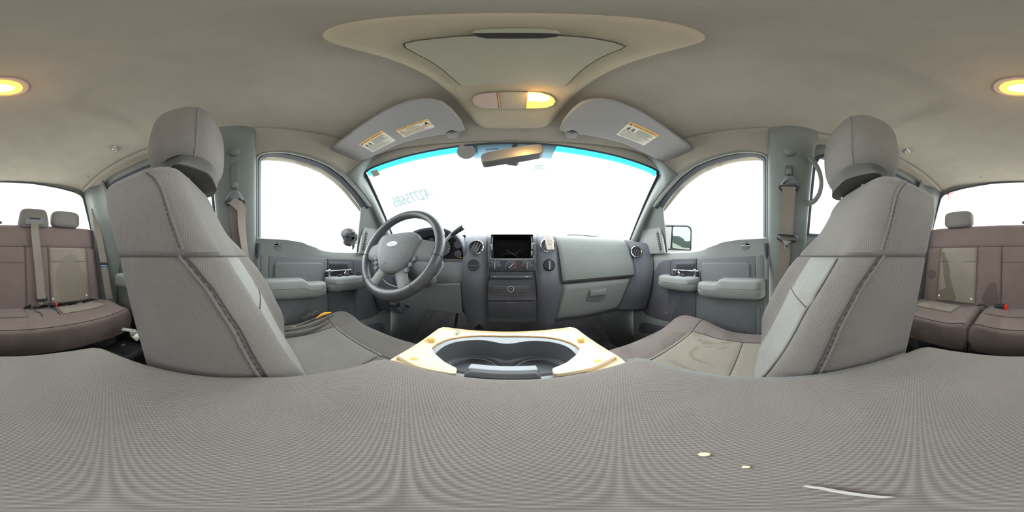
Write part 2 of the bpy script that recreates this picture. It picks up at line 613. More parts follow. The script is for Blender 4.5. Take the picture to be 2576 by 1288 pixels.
# floor tub with transmission hump
rws = []
for i in range(23):
    y = -1.10 + i * 2.3 / 22
    r = []
    for j in range(31):
        x = -.76 + j * 1.52 / 30
        z = -.74
        z += .14 * math.exp(-(x / .16) ** 4) * (1 if y > -.1 else .5)
        if y > .98: z += (y - .98) * 1.3
        if abs(x) > .70: z += (abs(x) - .70) * 1.2
        r.append((x, y, z))
    rws.append(r)
MB().rows(rws).build('floor', 'carpet', solid=.01, kind='structure', label='dark carpeted cab floor')

# firewall and kick panels
mb = MB()
mb.box((0, 1.24, -.28), (1.60, .04, .84))
mb.build('wall_front', 'carpet', smooth=False, kind='structure', label='dark carpeted firewall under the dashboard')
for s, nm in ((-1, 'left'), (1, 'right')):
    MB().rows([[(s * .755, .80, z) for z in (-.75, -.4, 0, .06)], [(s * .70, .92, z) for z in (-.75, -.4, 0, .06)],
               [(s * .67, 1.22, z) for z in (-.75, -.4, 0, .06)]]).build('trim_kick_panel', 'trim_mid', solid=.01, kind='structure',
                                                                    label='grey kick panel under the %s end of the dashboard' % ('driver' if s < 0 else 'passenger'))

# headliner
HDR = [(-.62), ]


def yfront(x):
    x = abs(x); return .600 - .42 * x * x + .34 * x ** 4


rws = []
NX, NY = 64, 110
for i in range(NY + 1):
    r = []
    for j in range(NX + 1):
        x = -.56 + 1.12 * j / NX
        y = -1.045 + (yfront(x) + 1.045) * i / NY
        r.append((x, y, zc(x, y)))
    rws.append(r)
MB().rows(rws).build('ceiling', 'liner', solid=.008, off=1, kind='structure', label='beige grey cloth headliner')

# --- curves shared by doors, pillars and rail (passenger side, mirrored for the driver side)
ARCH_OUT = [(1934, 620), (1934, 500), (1935, 393), (1922, 384), (1890, 380), (1853, 379), (1792, 393), (1744, 412.6), (1705, 441), (1662, 489), (1640, 519)]
ARCH_IN = [(1920, 620), (1920, 500), (1919, 403), (1907, 394), (1890, 391), (1857, 395.5), (1814, 405), (1770, 421), (1727, 451), (1690, 490), (1663, 529)]
CREAM_IN = [(1921, 402.5), (1912, 403), (1890, 404), (1846, 408.5), (1800, 422), (1769, 436), (1740, 456), (1718, 475), (1680, 521), (1661, 544)]
A_OUT = [S(a, b, SC - .038) for a, b in ARCH_OUT]
A_MID = [S(a - 2, b + 4, SC - .036) for a, b in ARCH_OUT]
A_IN = [S(a, b, SC - .006) for a, b in ARCH_IN]

# headliner side rails and A pillars
RAIL_CE = [(.56, 0.0), (.56, .07), (.56, .15), (.56, .24), (.56, .33), (.565, .40)]
corner = CE(1664, 437)
for s in (-1, 1):
    sd = 'driver' if s < 0 else 'passenger'
    # rail above the front door: from the headliner grid edge to the door frame
    pa = [V((.553, y, zc(.553, y) + .0012)) for y in (-.06, .08, .17, .25, .33, .41, yfront(.56) - .03)] + [V((.553, yfront(.56) - .004, zc(.553, yfront(.56)) + .0012))]
    pb = A_OUT[3:9]
    A = resample(pa, 30); B = resample([S(1956, 400, SC - .036), S(1936, 397, SC - .036), S(1923, 387.5, SC - .036)] + [S(a, b + 3, SC - .036) for a, b in ARCH_OUT[4:9]], 30)
    # end the rail at the corner seam
    rr = lerp_rows(A, B, 7, bulge=(.012, 0, .012))
    MB().rows([mir(r, s) for r in rr]).build('trim_roof_rail', 'liner', solid=.004, kind='structure', label='cloth covered roof rail above the %s door' % sd)
    # corner between rail end, windshield header and pillar
    hd = [V((x, yfront(x), zc(x, yfront(x)))) for x in (.56, .58)] + [corner]
    # rear rail above the rear door
    rws = []
    for i in range(25):
        y = -.02 - i * 1.02 / 24
        q = V((.56, y, zc(.56, y)))
        top_ = V((.655, y, .465 - .05 * max(0, (-y - .8) / .25) ** 2))
        rws.append([q.lerp(top_, t) + V((.014, 0, .014)) * math.sin(PI * t) for t in (0, .2, .4, .6, .8, 1)])
    MB().rows([mir(r, s) for r in rws]).build('trim_rear_rail', 'liner', solid=.004, kind='structure', label='cloth covered roof rail above the %s side rear door' % sd)

    # A pillar: inner edge along the windshield, outer edge along the door frame
    base_in = V((.705, .815, .075))
    e_in = [V((.548, yfront(.548) - .012, zc(.548, yfront(.548)) + .002)), V((.56, yfront(.56), zc(.56, yfront(.56)) + .001)), corner] + [corner.lerp(base_in, t) for t in (.12, .3, .5, .7, .85, 1)]
    e_out = A_OUT[8:] + [S(1622, 560, SC - .045), S(1606, 612, SC - .045)]
    A = resample(e_in, 26); B = resample(e_out, 26)
    rr = []
    for k in range(9):
        t = k / 8
        rr.append([p.lerp(q, t) + V((-.016, -.012, 0)) * math.sin(PI * t) for p, q in zip(A, B)])
    ap = MB().rows([mir(r, s) for r in rr]).build('pillar_front', 'trim', solid=.004, kind='structure', label='grey A pillar trim beside the %s end of the windshield' % sd)

    # B pillar
    def bp(z, u):                      # u 0 front .. 1 rear
        yf = -.004 + .0 * z; yr = -.172 if z > .0 else -.172 + .02 * z
        y = yf + (yr - yf) * u
        bul = math.sin(PI * min(1, max(0, u))) ** .5 if 0 < u < 1 else 0
        return V((side(z, SC - .045) - .030 * bul - (.0 if z < .45 else .03 * ((z - .45) / .1) ** 2), y, z))
    rws = []
    for i in range(30):
        z = -.78 + (.535 + .78) * i / 29
        rws.append([bp(z, u) for u in (0, .02, .06, .12, .25, .4, .55, .7, .82, .9, .96, 1)])
    MB().rows([mir(r, s) for r in rws]).build('pillar_middle', 'trim', solid=.006, kind='structure', label='grey B pillar trim behind the %s door' % sd)
    # cover plug high on the pillar
    p = S(1986, 381, SC - .095)
    MB().lathe(mir([p], s)[0], (-s, 0, -.36), [(.017, -.004), (.017, .001), (.0155, .003), (.011, .0045), (.0, .005)], 24, capA=False, capB=False).build(
        'trim_plug', 'trim', kind='structure', label='round cover plug high on the %s side B pillar' % sd)

    # C pillar, curving from the rear door to the rear window
    rws = []
    for i in range(18):
        z = -.78 + (.50 + .78) * i / 17
        w = interp([(-.62, .71), (-.2, .70), (.0, .675), (.2, .655), (.5, .60)], z)
        wx = interp([(-.62, .66), (.2, .655), (.46, .578), (.52, .56)], z)
        pts = [V((side(z, SC - .04), -.80, z)), V((w + .012, -.88, z)), V((w - .012, -.945, z)), V((wx + .012, -.995, z)), V((wx, -1.035, z))]
        rws.append(spline(pts, 12))
    MB().rows([mir(r, s) for r in rws]).build('pillar_rear', 'trim', solid=.006, kind='structure', label='grey C pillar trim on the %s side of the rear window' % sd)

# ---- rear wall with window
RT = [(0, .507), (.2, .503), (.4, .488), (.50, .476), (.555, .460), (.578, .435)]
RW = [V((x, -1.03, z)) for x, z in RT] + [V((.655, -1.045, .19))]
full = [V((-p.x, p.y, p.z)) for p in RW[::-1]] + RW[1:]
outer = [V((-.70, -1.05, .12)), V((-.64, -1.04, .46)), V((-.60, -1.04, .50)), V((-.56, -1.04, .53)), V((-.4, -1.04, .56)), V((-.2, -1.04, .56)), V((0, -1.04, .56))]
outer = outer + [V((-p.x, p.y, p.z)) for p in outer[:-1][::-1]]
MB().rows(lerp_rows(full, outer, 3)).box((0, -1.065, -.28), (1.44, .03, .90)).build('wall_back', 'trim', solid=.004, kind='structure', label='rear cab wall around the back window')
rw_loop = full
w_ = MB().tube(full + [full[0]], .007, 8).build('window_2', 'rubber', kind='structure', label='rear window with dark rubber seal')
gl = full
MB().add([p + V((0, -.006, 0)) for p in gl], [list(range(len(gl)))]).build('glass_pane', 'glass', w_, smooth=False)

# ---- windshield
top_px = [(1288, 356), (1345, 358), (1400, 362), (1450, 369), (1500, 378), (1550, 389), (1600, 404), (1640, 419), (1658, 428), (1664, 437)]
WT = [CE(a, b) for a, b in top_px]
WT = mir(WT[::-1], -1)[:-1] + WT
WT = resample(WT, 41)
WB = []
for k in range(41):
    t = -1 + 2 * k / 40
    WB.append(V((.72 * t, 1.10 - .26 * t * t, .045)))
ws = top('window_1', 'wide windshield with blue tint band along its top', 'window', (0, .9, .1), kind='structure')
glass_rows = lerp_rows([p + V((0, .012, .004)) for p in WT], WB, 14)
MB().rows(glass_rows).build('glass_pane', 'glass', ws)
# blue sun band: follows the glass just inside it
def wpt(k, d, off=.004):
    a = glass_rows[0][k]; b = glass_rows[-1][k]; t = (b - a).normalized()
    nrm = V((0, -.59, -.8))
    return a + t * d + nrm * off
def wq(kf, d, off=.004):
    k = max(0, min(39, int(kf))); f = kf - k
    return wpt(k, d, off).lerp(wpt(k + 1, d, off), f)
b_rows = []; 
mb = MB()
ds = [0, .008, .016, .024, .032, .040, .048, .056, .064]
vs = [wq(.6 + k * .97, d, .003) for d in ds for k in range(41)]
fs = []; us = []
for i in range(len(ds) - 1):
    for k in range(40):
        if 16 <= k <= 24: continue
        fs.append((i * 41 + k, i * 41 + k + 1, (i + 1) * 41 + k + 1, (i + 1) * 41 + k))
        us.append([(k, ds[i]), (k + 1, ds[i]), (k + 1, ds[i + 1]), (k, ds[i + 1])])
mb.add(vs, fs, us).build('tint_band', 'tint', ws, label='blue tinted sun band')
# dotted ceramic print behind the mirror
vs = []; fs = []; us = []
for i in range(8):
    d = -.002 + i * .0105
    for k in range(21):
        t = k / 20
        kf = 15.2 + 9.8 * t + (.35 * i / 7) * (1 - 2 * t)
        vs.append(wq(kf, d, .0055))
for i in range(7):
    for k in range(20):
        q = [(i, k), (i, k + 1), (i + 1, k + 1), (i + 1, k)]
        fs.append([a * 21 + b for a, b in q])
        us.append([(b * .0155, a * .0105) for a, b in q])
MB().add(vs, fs, us).build('dotted_print', 'frit', ws, label='dark dot pattern around the mirror mount')
# black edge around the glass
edge = [wq(.25, d, .006) for d in (.55, .4, .25, .12, .02)] + [wq(k + .3, -.004, .006) for k in range(0, 40)] + [wq(39.75, d, .006) for d in (.02, .12, .25, .4, .55)]
MB().tube(edge, .0105, 8, flat=.6).build('rubber_seal', 'rubber', ws)

hd_a = [V((x, yfront(x), zc(x, yfront(x)))) for x in [-.56 + 1.12 * j / 64 for j in range(65)]]
hd_b = resample(WT, 65)
MB().rows([hd_a, [p.lerp(q, .5) for p, q in zip(hd_a, hd_b)], hd_b, [p + V((0, .014, .010)) for p in hd_b]]).build('trim_header', 'liner', solid=.004, kind='structure', label='cloth edge of the headliner above the windshield')

for s in (-1, 1):
    b0 = V((.705, .815, .075))
    i1 = [corner.lerp(b0, k / 12) + V((-.003, 0, 0)) for k in range(13)]
    i2 = [wpt(40, d, -.004) for d in [(.0 + .62 * k / 12) for k in range(13)]]
    MB().rows([mir(i1, s), mir(i2, s)]).build('trim_pillar_flange', 'trim', solid=.003, kind='structure', label='grey inner edge of the %s A pillar against the glass' % ('driver' if s < 0 else 'passenger'))

# ---- doors
BELT = [(1934, 600), (1921, 601), (1870, 603), (1851, 605), (1832, 608), (1816, 612), (1798, 619), (1780, 627), (1765, 632), (1749, 634.5), (1700, 636), (1672, 637), (1640, 639)]


def make_door(s, idx):
    sd = 'driver' if s < 0 else 'passenger'
    d = top('door_%d' % idx, ('driver door with wide armrest and a bank of window switches' if s < 0 else 'passenger door with wide armrest and two small switches'), 'door', (s * .76, .3, -.4), kind='structure')
    N3 = (-s, 0, 0)
    NS = (-s, 0, -.36)
    m = lambda L: mir(L, s)
    # upper frame: rubber faced ring around the window
    A = resample(A_OUT, 60); Mi = resample(A_MID, 60); B = resample(A_IN, 60)
    r1 = [p.lerp(q, .0) for p, q in zip(A, B)]
    r2 = [p.lerp(q, .30) + V((-.006, 0, -.002)) for p, q in zip(A, B)]
    r3 = [p.lerp(q, .42) + V((.004, 0, 0)) for p, q in zip(A, B)]
    r4 = [p.lerp(q, .55) + V((-.002, 0, -.002)) for p, q in zip(A, B)]
    r5 = [p.lerp(q, .95) + V((.0, 0, 0)) for p, q in zip(A, B)]
    r6 = [p + V((.006, 0, 0)) for p in B]
    MB().rows([m(r1), m(r2), m(r3)]).build('weather_strip', 'trim', d, solid=.003, label='grey door opening seal')
    MB().rows([m(r3), m(r4), m(r5), m(r6)]).build('window_frame', 'rubber', d, solid=.003)
    # cream painted outer flange seen through the glass
    Ci = resample([S(a, b, SC + .012) for a, b in CREAM_IN], 40)
    Co = resample([p + V((.012, 0, 0)) for p in A_IN[2:]], 40)
    Co = [p + V((0, 0, .004)) for p in Co]
    MB().rows([m(Co), m([p.lerp(q, .5) + V((.01, 0, 0)) for p, q in zip(Co, Ci)]), m(Ci)]).build('outer_flange', 'body', d, solid=.003, label='cream outer edge of the window frame')
    # pane
    loop = [p + V((.004, 0, .004)) for p in A_IN] + [S(a, b, SC) - V((0, 0, .03)) for a, b in BELT[::-1][:-1]]
    MB().add(m(loop), [list(range(len(loop)))]).build('glass_pane', 'glass', d, smooth=False)
    # trim panel below the belt
    belt = resample([S(a, b, SC - .006) for a, b in BELT], 60)
    y0, y1 = -.004, .80
    rws = []
    for p in belt:
        y = p.y
        if p.y > .60: z = p.z
    cols = []
    for k in range(61):
        y = y0 + (y1 - y0) * k / 60
        # belt height at y
        cand = min(belt, key=lambda p: abs(p.y - y)); z = cand.z if y < .66 else belt[-1].z - .0
        cols.append([V((side(z, SC - .004), y, z - .006)), V((side(z, SC - .008), y, z)), V((side(z, SC - .022), y, z + .003)), V((side(z, SC - .038), y, z - .004)), V((.748, y, z - .03)), V((.746, y, -.02)),
                     V((.748, y, -.04)), V((.748, y, -.2)), V((.748, y, -.38)), V((.738, y, -.42)), V((.742, y, -.50)), V((.752, y, -.70))])
    # belt moulding overhangs the lower panel
    MB().rows([m(c) for c in cols], flip=False).build('trim_panel', 'trim_light' if s > 0 else 'trim', d, solid=.006)
    R = lambda px, py, x=.744: X(px, py, x)
    pp = lambda L, x=.744: m([R(a, b, x) for a, b in L])

    def panel(name, L, h, mat, r=.006, x=.746, b=.003, label=None, parent=d):
        return MB().slab(rounded(pp(L, x), r), N3, h, b).build(name, mat, parent, label=label)
    # dark grained speaker cover
    spk = [(1688.5, 653), (1671, 655), (1658, 663), (1645, 687), (1632, 711), (1623, 729), (1614, 752), (1613, 772), (1623, 790), (1645, 800), (1683, 809)]
    panel('speaker_cover', spk, .004, 'trim_dark', r=.012, label='dark grained speaker cover')
    panel('handle_panel', [(1689.5, 652), (1753, 650), (1751, 812), (1684, 812)], .007, 'trim_dark', r=.003)
    panel('cloth_panel', [(1754.5, 650), (1899.5, 643), (1902, 860), (1752, 850)], .006, 'trim_mid', r=.003)
    panel('rear_panel', [(1901.5, 643), (1921.5, 641), (1921.5, 868), (1904, 860)], .005, 'trim_mid', r=.003)
    panel('raised_pad', [(1767, 664), (1773, 661), (1880, 659.5), (1887, 665), (1887.5, 735), (1767, 735)], .018, 'trim_mid', r=.012, b=.006)
    panel('lower_ledge', [(1690, 842), (1921, 874), (1921, 890), (1680, 858)], .03, 'trim_mid', r=.006, b=.006)
    # map pocket, a dark recess low at the front
    panel('map_pocket', [(1606, 832), (1611, 814), (1622, 810), (1650, 816), (1690, 822), (1690, 842), (1640, 839), (1612, 838)], .003, 'trim_dark', r=.01, x=.738)
    # inside handle
    hb = panel('handle_bezel', [(1698, 661), (1750, 659), (1750, 698), (1698, 698)], .012, 'trim_dark', r=.012, b=.004)
    MB().slab(rounded(pp([(1701, 664), (1746, 663), (1746, 680), (1701, 680)], .732), .008), N3, .002).build('recess', 'black', hb)
    hl = MB()
    hl.box(m([R(1724, 680.5, .722)])[0], (.012, .150, .007), b=.003)
    hl.box(m([R(1724, 696.0, .722)])[0], (.012, .150, .007), b=.003)
    hl.box(m([R(1747.5, 688, .722)])[0], (.012, .013, .045), b=.004)
    hl.box(m([R(1700.5, 688, .722)])[0], (.012, .007, .042), b=.003)
    hl.build('door_handle', 'chrome', d, label='chrome inside door handle')
    MB().box(m([R(1724, 688, .728)])[0], (.008, .145, .036), b=.002).build('handle_grip', 'black', d)
    p = m([R(1708, 687, .722)])[0]
    MB().lathe(p, N3, [(.009, 0), (.009, .004), (.006, .006), (0, .006)], 16, capB=False).build('lock_barrel', 'chrome', d)
    # lock pull recessed in the belt
    mm = MB().slab(rounded(m([X(a, b, .752) for a, b in [(1865, 607), (1886, 607), (1887, 622), (1880, 630), (1870, 630), (1863, 622)]]), .012), N3, .010, .004)
    lp = mm.build('lock_pull', 'trim_mid', d)
    MB().slab(rounded(m([X(a, b, .744) for a, b in [(1867, 605), (1884, 605), (1885, 618), (1866, 618)]]), .006), N3, .002, .001).build('lock_recess', 'black', lp)
    MB().tube(m([X(a, b, .739) for a, b in [(1865, 618), (1886, 618)]]), .0022, 6).build('recess_lip', 'paper' if s > 0 else 'trim_light', lp)
    MB().box(m([X(1875, 613, .739)])[0], (.006, .007, .018), b=.002).build('lock_tab', 'trim_mid', lp)
    # armrest: two moulded halves
    def arm(name, yA, yB, zt, zb, xo, step=None, endr=.03, mat='trim_light'):
        rws = []
        n = 30
        for k in range(n + 1):
            y = yA + (yB - yA) * k / n
            e = min(1, min(y - yA, yB - y) / endr) if endr else 1
            e = max(0.02, e); q = math.sqrt(1 - (1 - e) ** 2)
            xi = .75 - (.75 - xo) * (.35 + .65 * q)
            zz = zt - (step(y) if step else 0) - .006 * (1 - q); zl = zb + .010 * (1 - q)
            zm = (zz * .55 + zl * .45)
            prof = [V((.752, y, zz + .001)), V((xi + .022, y, zz)), V((xi + .009, y, zz - .003)), V((xi + .003, y, zz - .010)), V((xi, y, zm + .0025)), V((xi + .003, y, zm)), V((xi, y, zm - .0025)),
                    V((xi + .004, y, zl + .018)), V((xi + .014, y, zl + .005)), V((xi + .035, y, zl)), V((.752, y, zl + .002))]
            rws.append(m(prof))
        return MB().rows(rws, capA=True, capB=True).build(name, mat, d, angle=55)
    zt = -.100
    arm('armrest', .012, .3225, zt, -.190, .655, step=lambda y: .020 * sm((y - .20) / .03), endr=.045)
    sw = arm('switch_armrest', .324, .555, zt - .002, -.176, .660, endr=.05)
    # switches
    if s > 0:
        for (a, b) in ((1693, 704), (1717, 705)):
            p = R(a, b, .70); p.z = zt + .004
            MB().box(m([p])[0], (.018, .030, .012), Matrix.Rotation(.25, 3, 'X'), b=.004).build('switch', 'black', sw)
    else:
        for (a, b, l) in ((846, 700, .020), (857, 698, .026), (873, 698, .026), (856, 703.5, .028), (874, 703, .028), (887, 699, .02)):
            p = R(2576 - a, b, .70 if b > 700 else .722); p.z = zt + .004
            MB().box(m([p])[0], (.014, l * .8, .012), Matrix.Rotation(.25, 3, 'X'), b=.004).build('switch', 'black', sw)
        p = R(2576 - 901, 698, .70); p.z = zt
        MB().lathe(m([p])[0], (0, 0, 1), [(.019, 0), (.018, .005), (.009, .006), (.008, .014), (.005, .016), (0, .016)], 18, capB=False).build('mirror_knob', 'black', sw)
    MB().slab(m([S(a, b, SC - .016) for a, b in [(1642, 508), (1668, 524), (1680, 641), (1592, 644), (1592, 612), (1612, 560)]]), NS, .004, .001).build('frame_corner', 'trim', d)
    # quarter trim in the front corner of the window, with demister slots
    q = MB().slab(rounded(m([X(a, b, .735) for a, b in [(1641, 541), (1659, 541), (1674, 638), (1604, 640), (1601, 620), (1612, 600)]]), .006), N3, .010, .003).build('corner_trim', 'trim_light', d)
    MB().slab(rounded(m([X(a, b, .724) for a, b in [(1650, 581), (1655, 581), (1664, 632), (1659, 633)]]), .012, 6), N3, .003, .002).build('vent_frame', 'trim', q)
    for k in range(7):
        t = (k + .7) / 7.4
        p = X(1652.5 + 9 * t, 583 + 48 * t, .721)
        MB().box(m([p])[0], (.004, .013, .011), b=.001).build('vent_slot', 'black', q)
    # vertical black run of the glass
    MB().tube(m([S(1661, 538, SC - .008), S(1668, 590, SC - .008), S(1675, 638, SC - .008)]), .006, 8).build('glass_channel', 'rubber', d)
    return d


door_r = make_door(1, 2)
door_l = make_door(-1, 1)
# rubbed, scratched patch on the passenger speaker cover
mb = MB()
for k in range(60):
    a = random.gauss(1675, 7); b = random.gauss(783, 7)
    p = X(a, b, .7425 - .0007)
    w = random.uniform(.0008, .0026)
    mb.box(p, (.0006, w, w * random.uniform(.6, 2)))
mb.build('rubbed_flecks', 'foam_edge', door_r, smooth=False, kind='stuff')

# dark gap between door and B pillar
for s in (-1, 1):
    MB().tube(mir([S(1926.5, 612, SC - .052), V((.760, .003, -.05)), V((.762, .003, -.35)), V((.765, .003, -.7))], s), .008, 8).build(
        'trim_seal', 'rubber', kind='structure', label='black seal between the %s door and its B pillar' % ('driver' if s < 0 else 'passenger'))

# rear doors (only their window, rail and armrest show)
for s, idx in ((-1, 3), (1, 4)):
    sd = 'driver' if s < 0 else 'passenger'
    d = top('door_%d' % idx, 'small rear door behind the %s seat, mostly hidden' % sd, 'door', (s * .76, -.5, -.4), kind='structure')
    m = lambda L: mir(L, s)
    def w(y, z, c=SC - .01): return V((side(z, c), y, z))
    ol = [w(-.185, .10), w(-.185, .42), w(-.20, .455), w(-.24, .475), w(-.5, .478), w(-.74, .470), w(-.80, .455), w(-.835, .41), w(-.82, .10)]
    MB().tube(m(ol + [ol[0]]), .011, 8).build('window_frame', 'rubber', d)
    fr = [V((p.x + .008, (p.y + .52) * 1.13 - .52, .10 if p.z < .11 else p.z + .05)) for p in ol]
    MB().rows([m(ol), m([p - V((.02, 0, 0)) for p in fr])]).build('frame_trim', 'trim', d, solid=.004)
    MB().add(m([p + V((.004, 0, 0)) for p in ol]), [list(range(len(ol)))]).build('glass_pane', 'glass', d, smooth=False)
    MB().rows([m([w(y, .10, SC - .004), V((.752, y, .10)), V((.748, y, .05)), V((.748, y, -.3)), V((.75, y, -.7))]) for y in (-.16, -.4, -.65, -.9)]).build('trim_panel', 'trim', d, solid=.006)
    MB().box((s * .715, -.66, -.155), (.085, .30, .09), b=.03).build('armrest', 'trim_light', d)

# ================================================================== SEATS
def ring_pts(x0, x1, y0, y1, rf, rb, front=None, n=7, nf=26, nb=10):
    """closed outline in plan: back edge y0, front edge y1, inboard x0, outboard x1; front(x01) adds relief"""
    pts = []
    sx = 1 if x1 > x0 else -1
    W = abs(x1 - x0)
    rf = min(rf, W * .45, abs(y1 - y0) * .6); rb = min(rb, W * .45, abs(y1 - y0) * .38)
    def P_(u, y): return (x0 + sx * u, y)
    # inboard side going forward, then front, outboard side back, back
    for k in range(n + 1):
        a = PI + PI / 2 * (1 - k / n)     # inboard rear corner
        pts.append(P_(rb + rb * math.cos(PI / 2 + PI / 2 * k / n), y0 + rb - rb * math.sin(PI / 2 + PI / 2 * k / n) if False else y0 + rb - rb * math.cos(PI / 2 * k / n)) if False else
                   P_(rb - rb * math.sin(PI / 2 * k / n), y0 + rb - rb * math.cos(PI / 2 * k / n)))
    for k in range(1, 6):
        t = k / 6
        pts.append(P_(0, (y0 + rb) * (1 - t) + (y1 - rf) * t))
    for k in range(n + 1):
        a = PI / 2 * k / n
        u = rf - rf * math.cos(a)
        pts.append(P_(u, y1 - rf + rf * math.sin(a) + (front(u / W) if front else 0) * math.sin(a)))
    for k in range(1, nf):
        u = rf + (W - 2 * rf) * k / nf
        pts.append(P_(u, y1 + (front(u / W) if front else 0)))
    for k in range(n + 1):
        a = PI / 2 * k / n
        u = W - rf + rf * math.sin(a)
        pts.append(P_(u, y1 - rf + rf * math.cos(a) + (front(u / W) if front else 0) * math.cos(a)))
    for k in range(1, 6):
        t = k / 6
        pts.append(P_(W, (y1 - rf) * (1 - t) + (y0 + rb) * t))
    for k in range(n + 1):
        a = PI / 2 * k / n
        pts.append(P_(W - rb + rb * math.cos(a), y0 + rb - rb * math.sin(a)))
    for k in range(1, nb):
        u = W - rb - (W - 2 * rb) * k / nb
        pts.append(P_(u, y0))
    return pts


YF = [(-.42, .13), (-.30, .095), (-.23, .062), (-.107, .006), (.0, -.062), (.1, -.108), (.17, -.140), (.215, -.160)]
YB = [(-.42, -.16), (-.33, -.175), (-.19, -.205), (.0, -.268), (.12, -.318), (.2, -.348), (.22, -.350)]
XI = [(-.42, .235), (-.2, .222), (0, .222), (.12, .228), (.2, .246), (.22, .256)]
XO = [(-.42, .62), (-.2, .635), (0, .625), (.1, .605), (.16, .59), (.22, .572)]


def seat_body(zq, x01_shift=0):
    pass


def make_front_seat(s, dy, label, zadd=0.0):
    root = top('front_seat', label, 'seat', (s * .42, -.02 + dy, -.60), group=None)
    m = lambda p: V((s * p[0], p[1] + dy, p[2] + zadd))
    # bolster relief across the front, u = 0 inboard .. 1 outboard
    def relief(z):
        k = sm((.03 - z) / .06) * .030 + .004
        kk = .040 * sm((.10 - z) / .15) * sm((z + .33) / .12)
        def f(u):
            r = 0
            r += -.010 * 0
            # inboard bolster
            r += .010 * math.exp(-((u - .10) / .07) ** 2) * sm((.04 - z) / .05)
            r += kk * math.exp(-((u - .88) / .10) ** 2)
            # seams beside the insert
            if z < .0:
                r -= .006 * math.exp(-((u - .175) / .012) ** 2) + .006 * math.exp(-((u - .70) / .012) ** 2)
            return r
        return f
    levels = [-.42 + k * .02 for k in range(21)]
    levels = [z for z in levels if z < -.012] + [-.012, -.006, .0, .006, .012] + [.03 + .018 * k for k in range(9)]
    rws = []
    for z in levels:
        g = -.005 * math.exp(-((z - .0) / .004) ** 2)
        x0, x1 = interp(XI, z) - g, interp(XO, z) + g
        y0, y1 = interp(YB, z) - g, interp(YF, z) + g
        ring = ring_pts(x0, x1, y0, y1, .045, .034, relief(z))
        rws.append([V((p[0], p[1], z)) for p in ring])
    # crown
    zt = levels[-1]; x0, x1 = interp(XI, zt), interp(XO, zt); y0, y1 = interp(YB, zt), interp(YF, zt)
    cx, cy = (x0 + x1) / 2, (y0 + y1) / 2
    def drop(p):
        u = (p[0] - x0) / (x1 - x0)
        return .010 * math.exp(-(u / .12) ** 2) + .045 * max(0, (u - .6) / .4) ** 2
    for k in range(1, 12):
        a = k / 11 * PI / 2
        e = .05 * (1 - math.cos(a)) ; h = .034 * math.sin(a)
        ring = ring_pts(x0 + e, x1 - e, y0 + e, y1 - e, max(.045 - e * .5, .012), max(.034 - e * .4, .012), relief(zt))
        rws.append([V((p[0], p[1], zt + h)) for p in ring])
    rws = [[V((p.x, p.y, p.z - sm((p.z - .02) / .16) * drop(p))) for p in r] for r in rws]
    rl = [[m(p) for p in r] for r in rws]
    mb = MB()
    mb.rows(rl, closed=True, capA=True, capB=True, flip=(s > 0))
    mb.build('backrest', 'fabric', root)

    def surf(u, z, off=.0025):                     # point on the front face
        x0, x1 = interp(XI, z), interp(XO, z)
        return m((x0 + (x1 - x0) * u, interp(YF, z) + relief(z)(u) + off, z))
    # pale centre panel
    rr = []
    for k in range(24):
        z = -.33 + (.325) * k / 23
        rr.append([surf(.185 + .505 * j / 20, z, .0030 + .004 * math.sin(PI * j / 20) - (.004 if abs(z + .09) < .004 else 0)) for j in range(21)])
    MB().rows(rr, flip=(s > 0)).build('back_insert', 'insert', root, solid=.003)
    MB().tube([surf(.19 + .5 * j / 12, -.10, .0052 + .004 * math.sin(PI * j / 12)) for j in range(13)], .0012, 6).build('seam', 'seam', root)
    # stitched seams: along the inboard edge, and the band round the back at mid height
    def side_pt(z, fr, off):                       # fr: metres behind the front edge on the inboard side
        return m((interp(XI, z) - off, interp(YF, z) - fr, z))
    FR = [(-.4, .055), (-.2, .034), (-.12, .028), (-.05, .026), (0, .040), (.008, .040)]
    path = [side_pt(-.40 + .40 * k / 26, interp(FR, -.40 + .40 * k / 26), .0008) for k in range(27)]
    MB().tube(path, .0014, 6).build('piping', 'seam', root)
    path2 = [side_pt(-.40 + .40 * k / 26, interp(FR, -.40 + .40 * k / 26) + .011, .0008) for k in range(27)]
    MB().tube(path2, .0028, 6).build('piping', 'fabric', root)
    FR2 = [(.008, .040), (.06, .038), (.12, .030), (.15, .034), (.18, .050)]
    path = [side_pt(.01 + .17 * k / 14, interp(FR2, .01 + .17 * k / 14), .0006 - .000 * k) for k in range(15)]
    MB().tube(path, .0022, 6).build('piping', 'fabric', root)
    st = MB()
    for k in range(34):
        z = -.38 + .375 * k / 33; fr = interp(FR, z) + .0055
        a = side_pt(z, fr, .001); b = side_pt(z + .006, interp(FR, z + .006) + .0055, .001)
        st.tube([a, b], .0008, 5)
    for k in range(18):
        z = .012 + .155 * k / 17; fr = interp(FR2, z) + .006
        a = side_pt(z, fr, .0006); b = side_pt(z + .005, interp(FR2, z + .005) + .006, .0006)
        st.tube([a, b], .0007, 5)
    st.build('stitching', 'seam', root, kind='stuff')
    # cross seam
    ring = ring_pts(interp(XI, 0) - .0005, interp(XO, 0) + .0005, interp(YB, 0) - .0005, interp(YF, 0) + .0005, .045, .034, relief(0))
    MB().tube([m((p[0], p[1], .0)) for p in ring], .0009, 5, closed=True).build('seam', 'seam', root)

    # headrest
    hc = V((.405, -.168, .341)); hx, hy, hz = .128, .078, .130
    rws = []
    n = 36
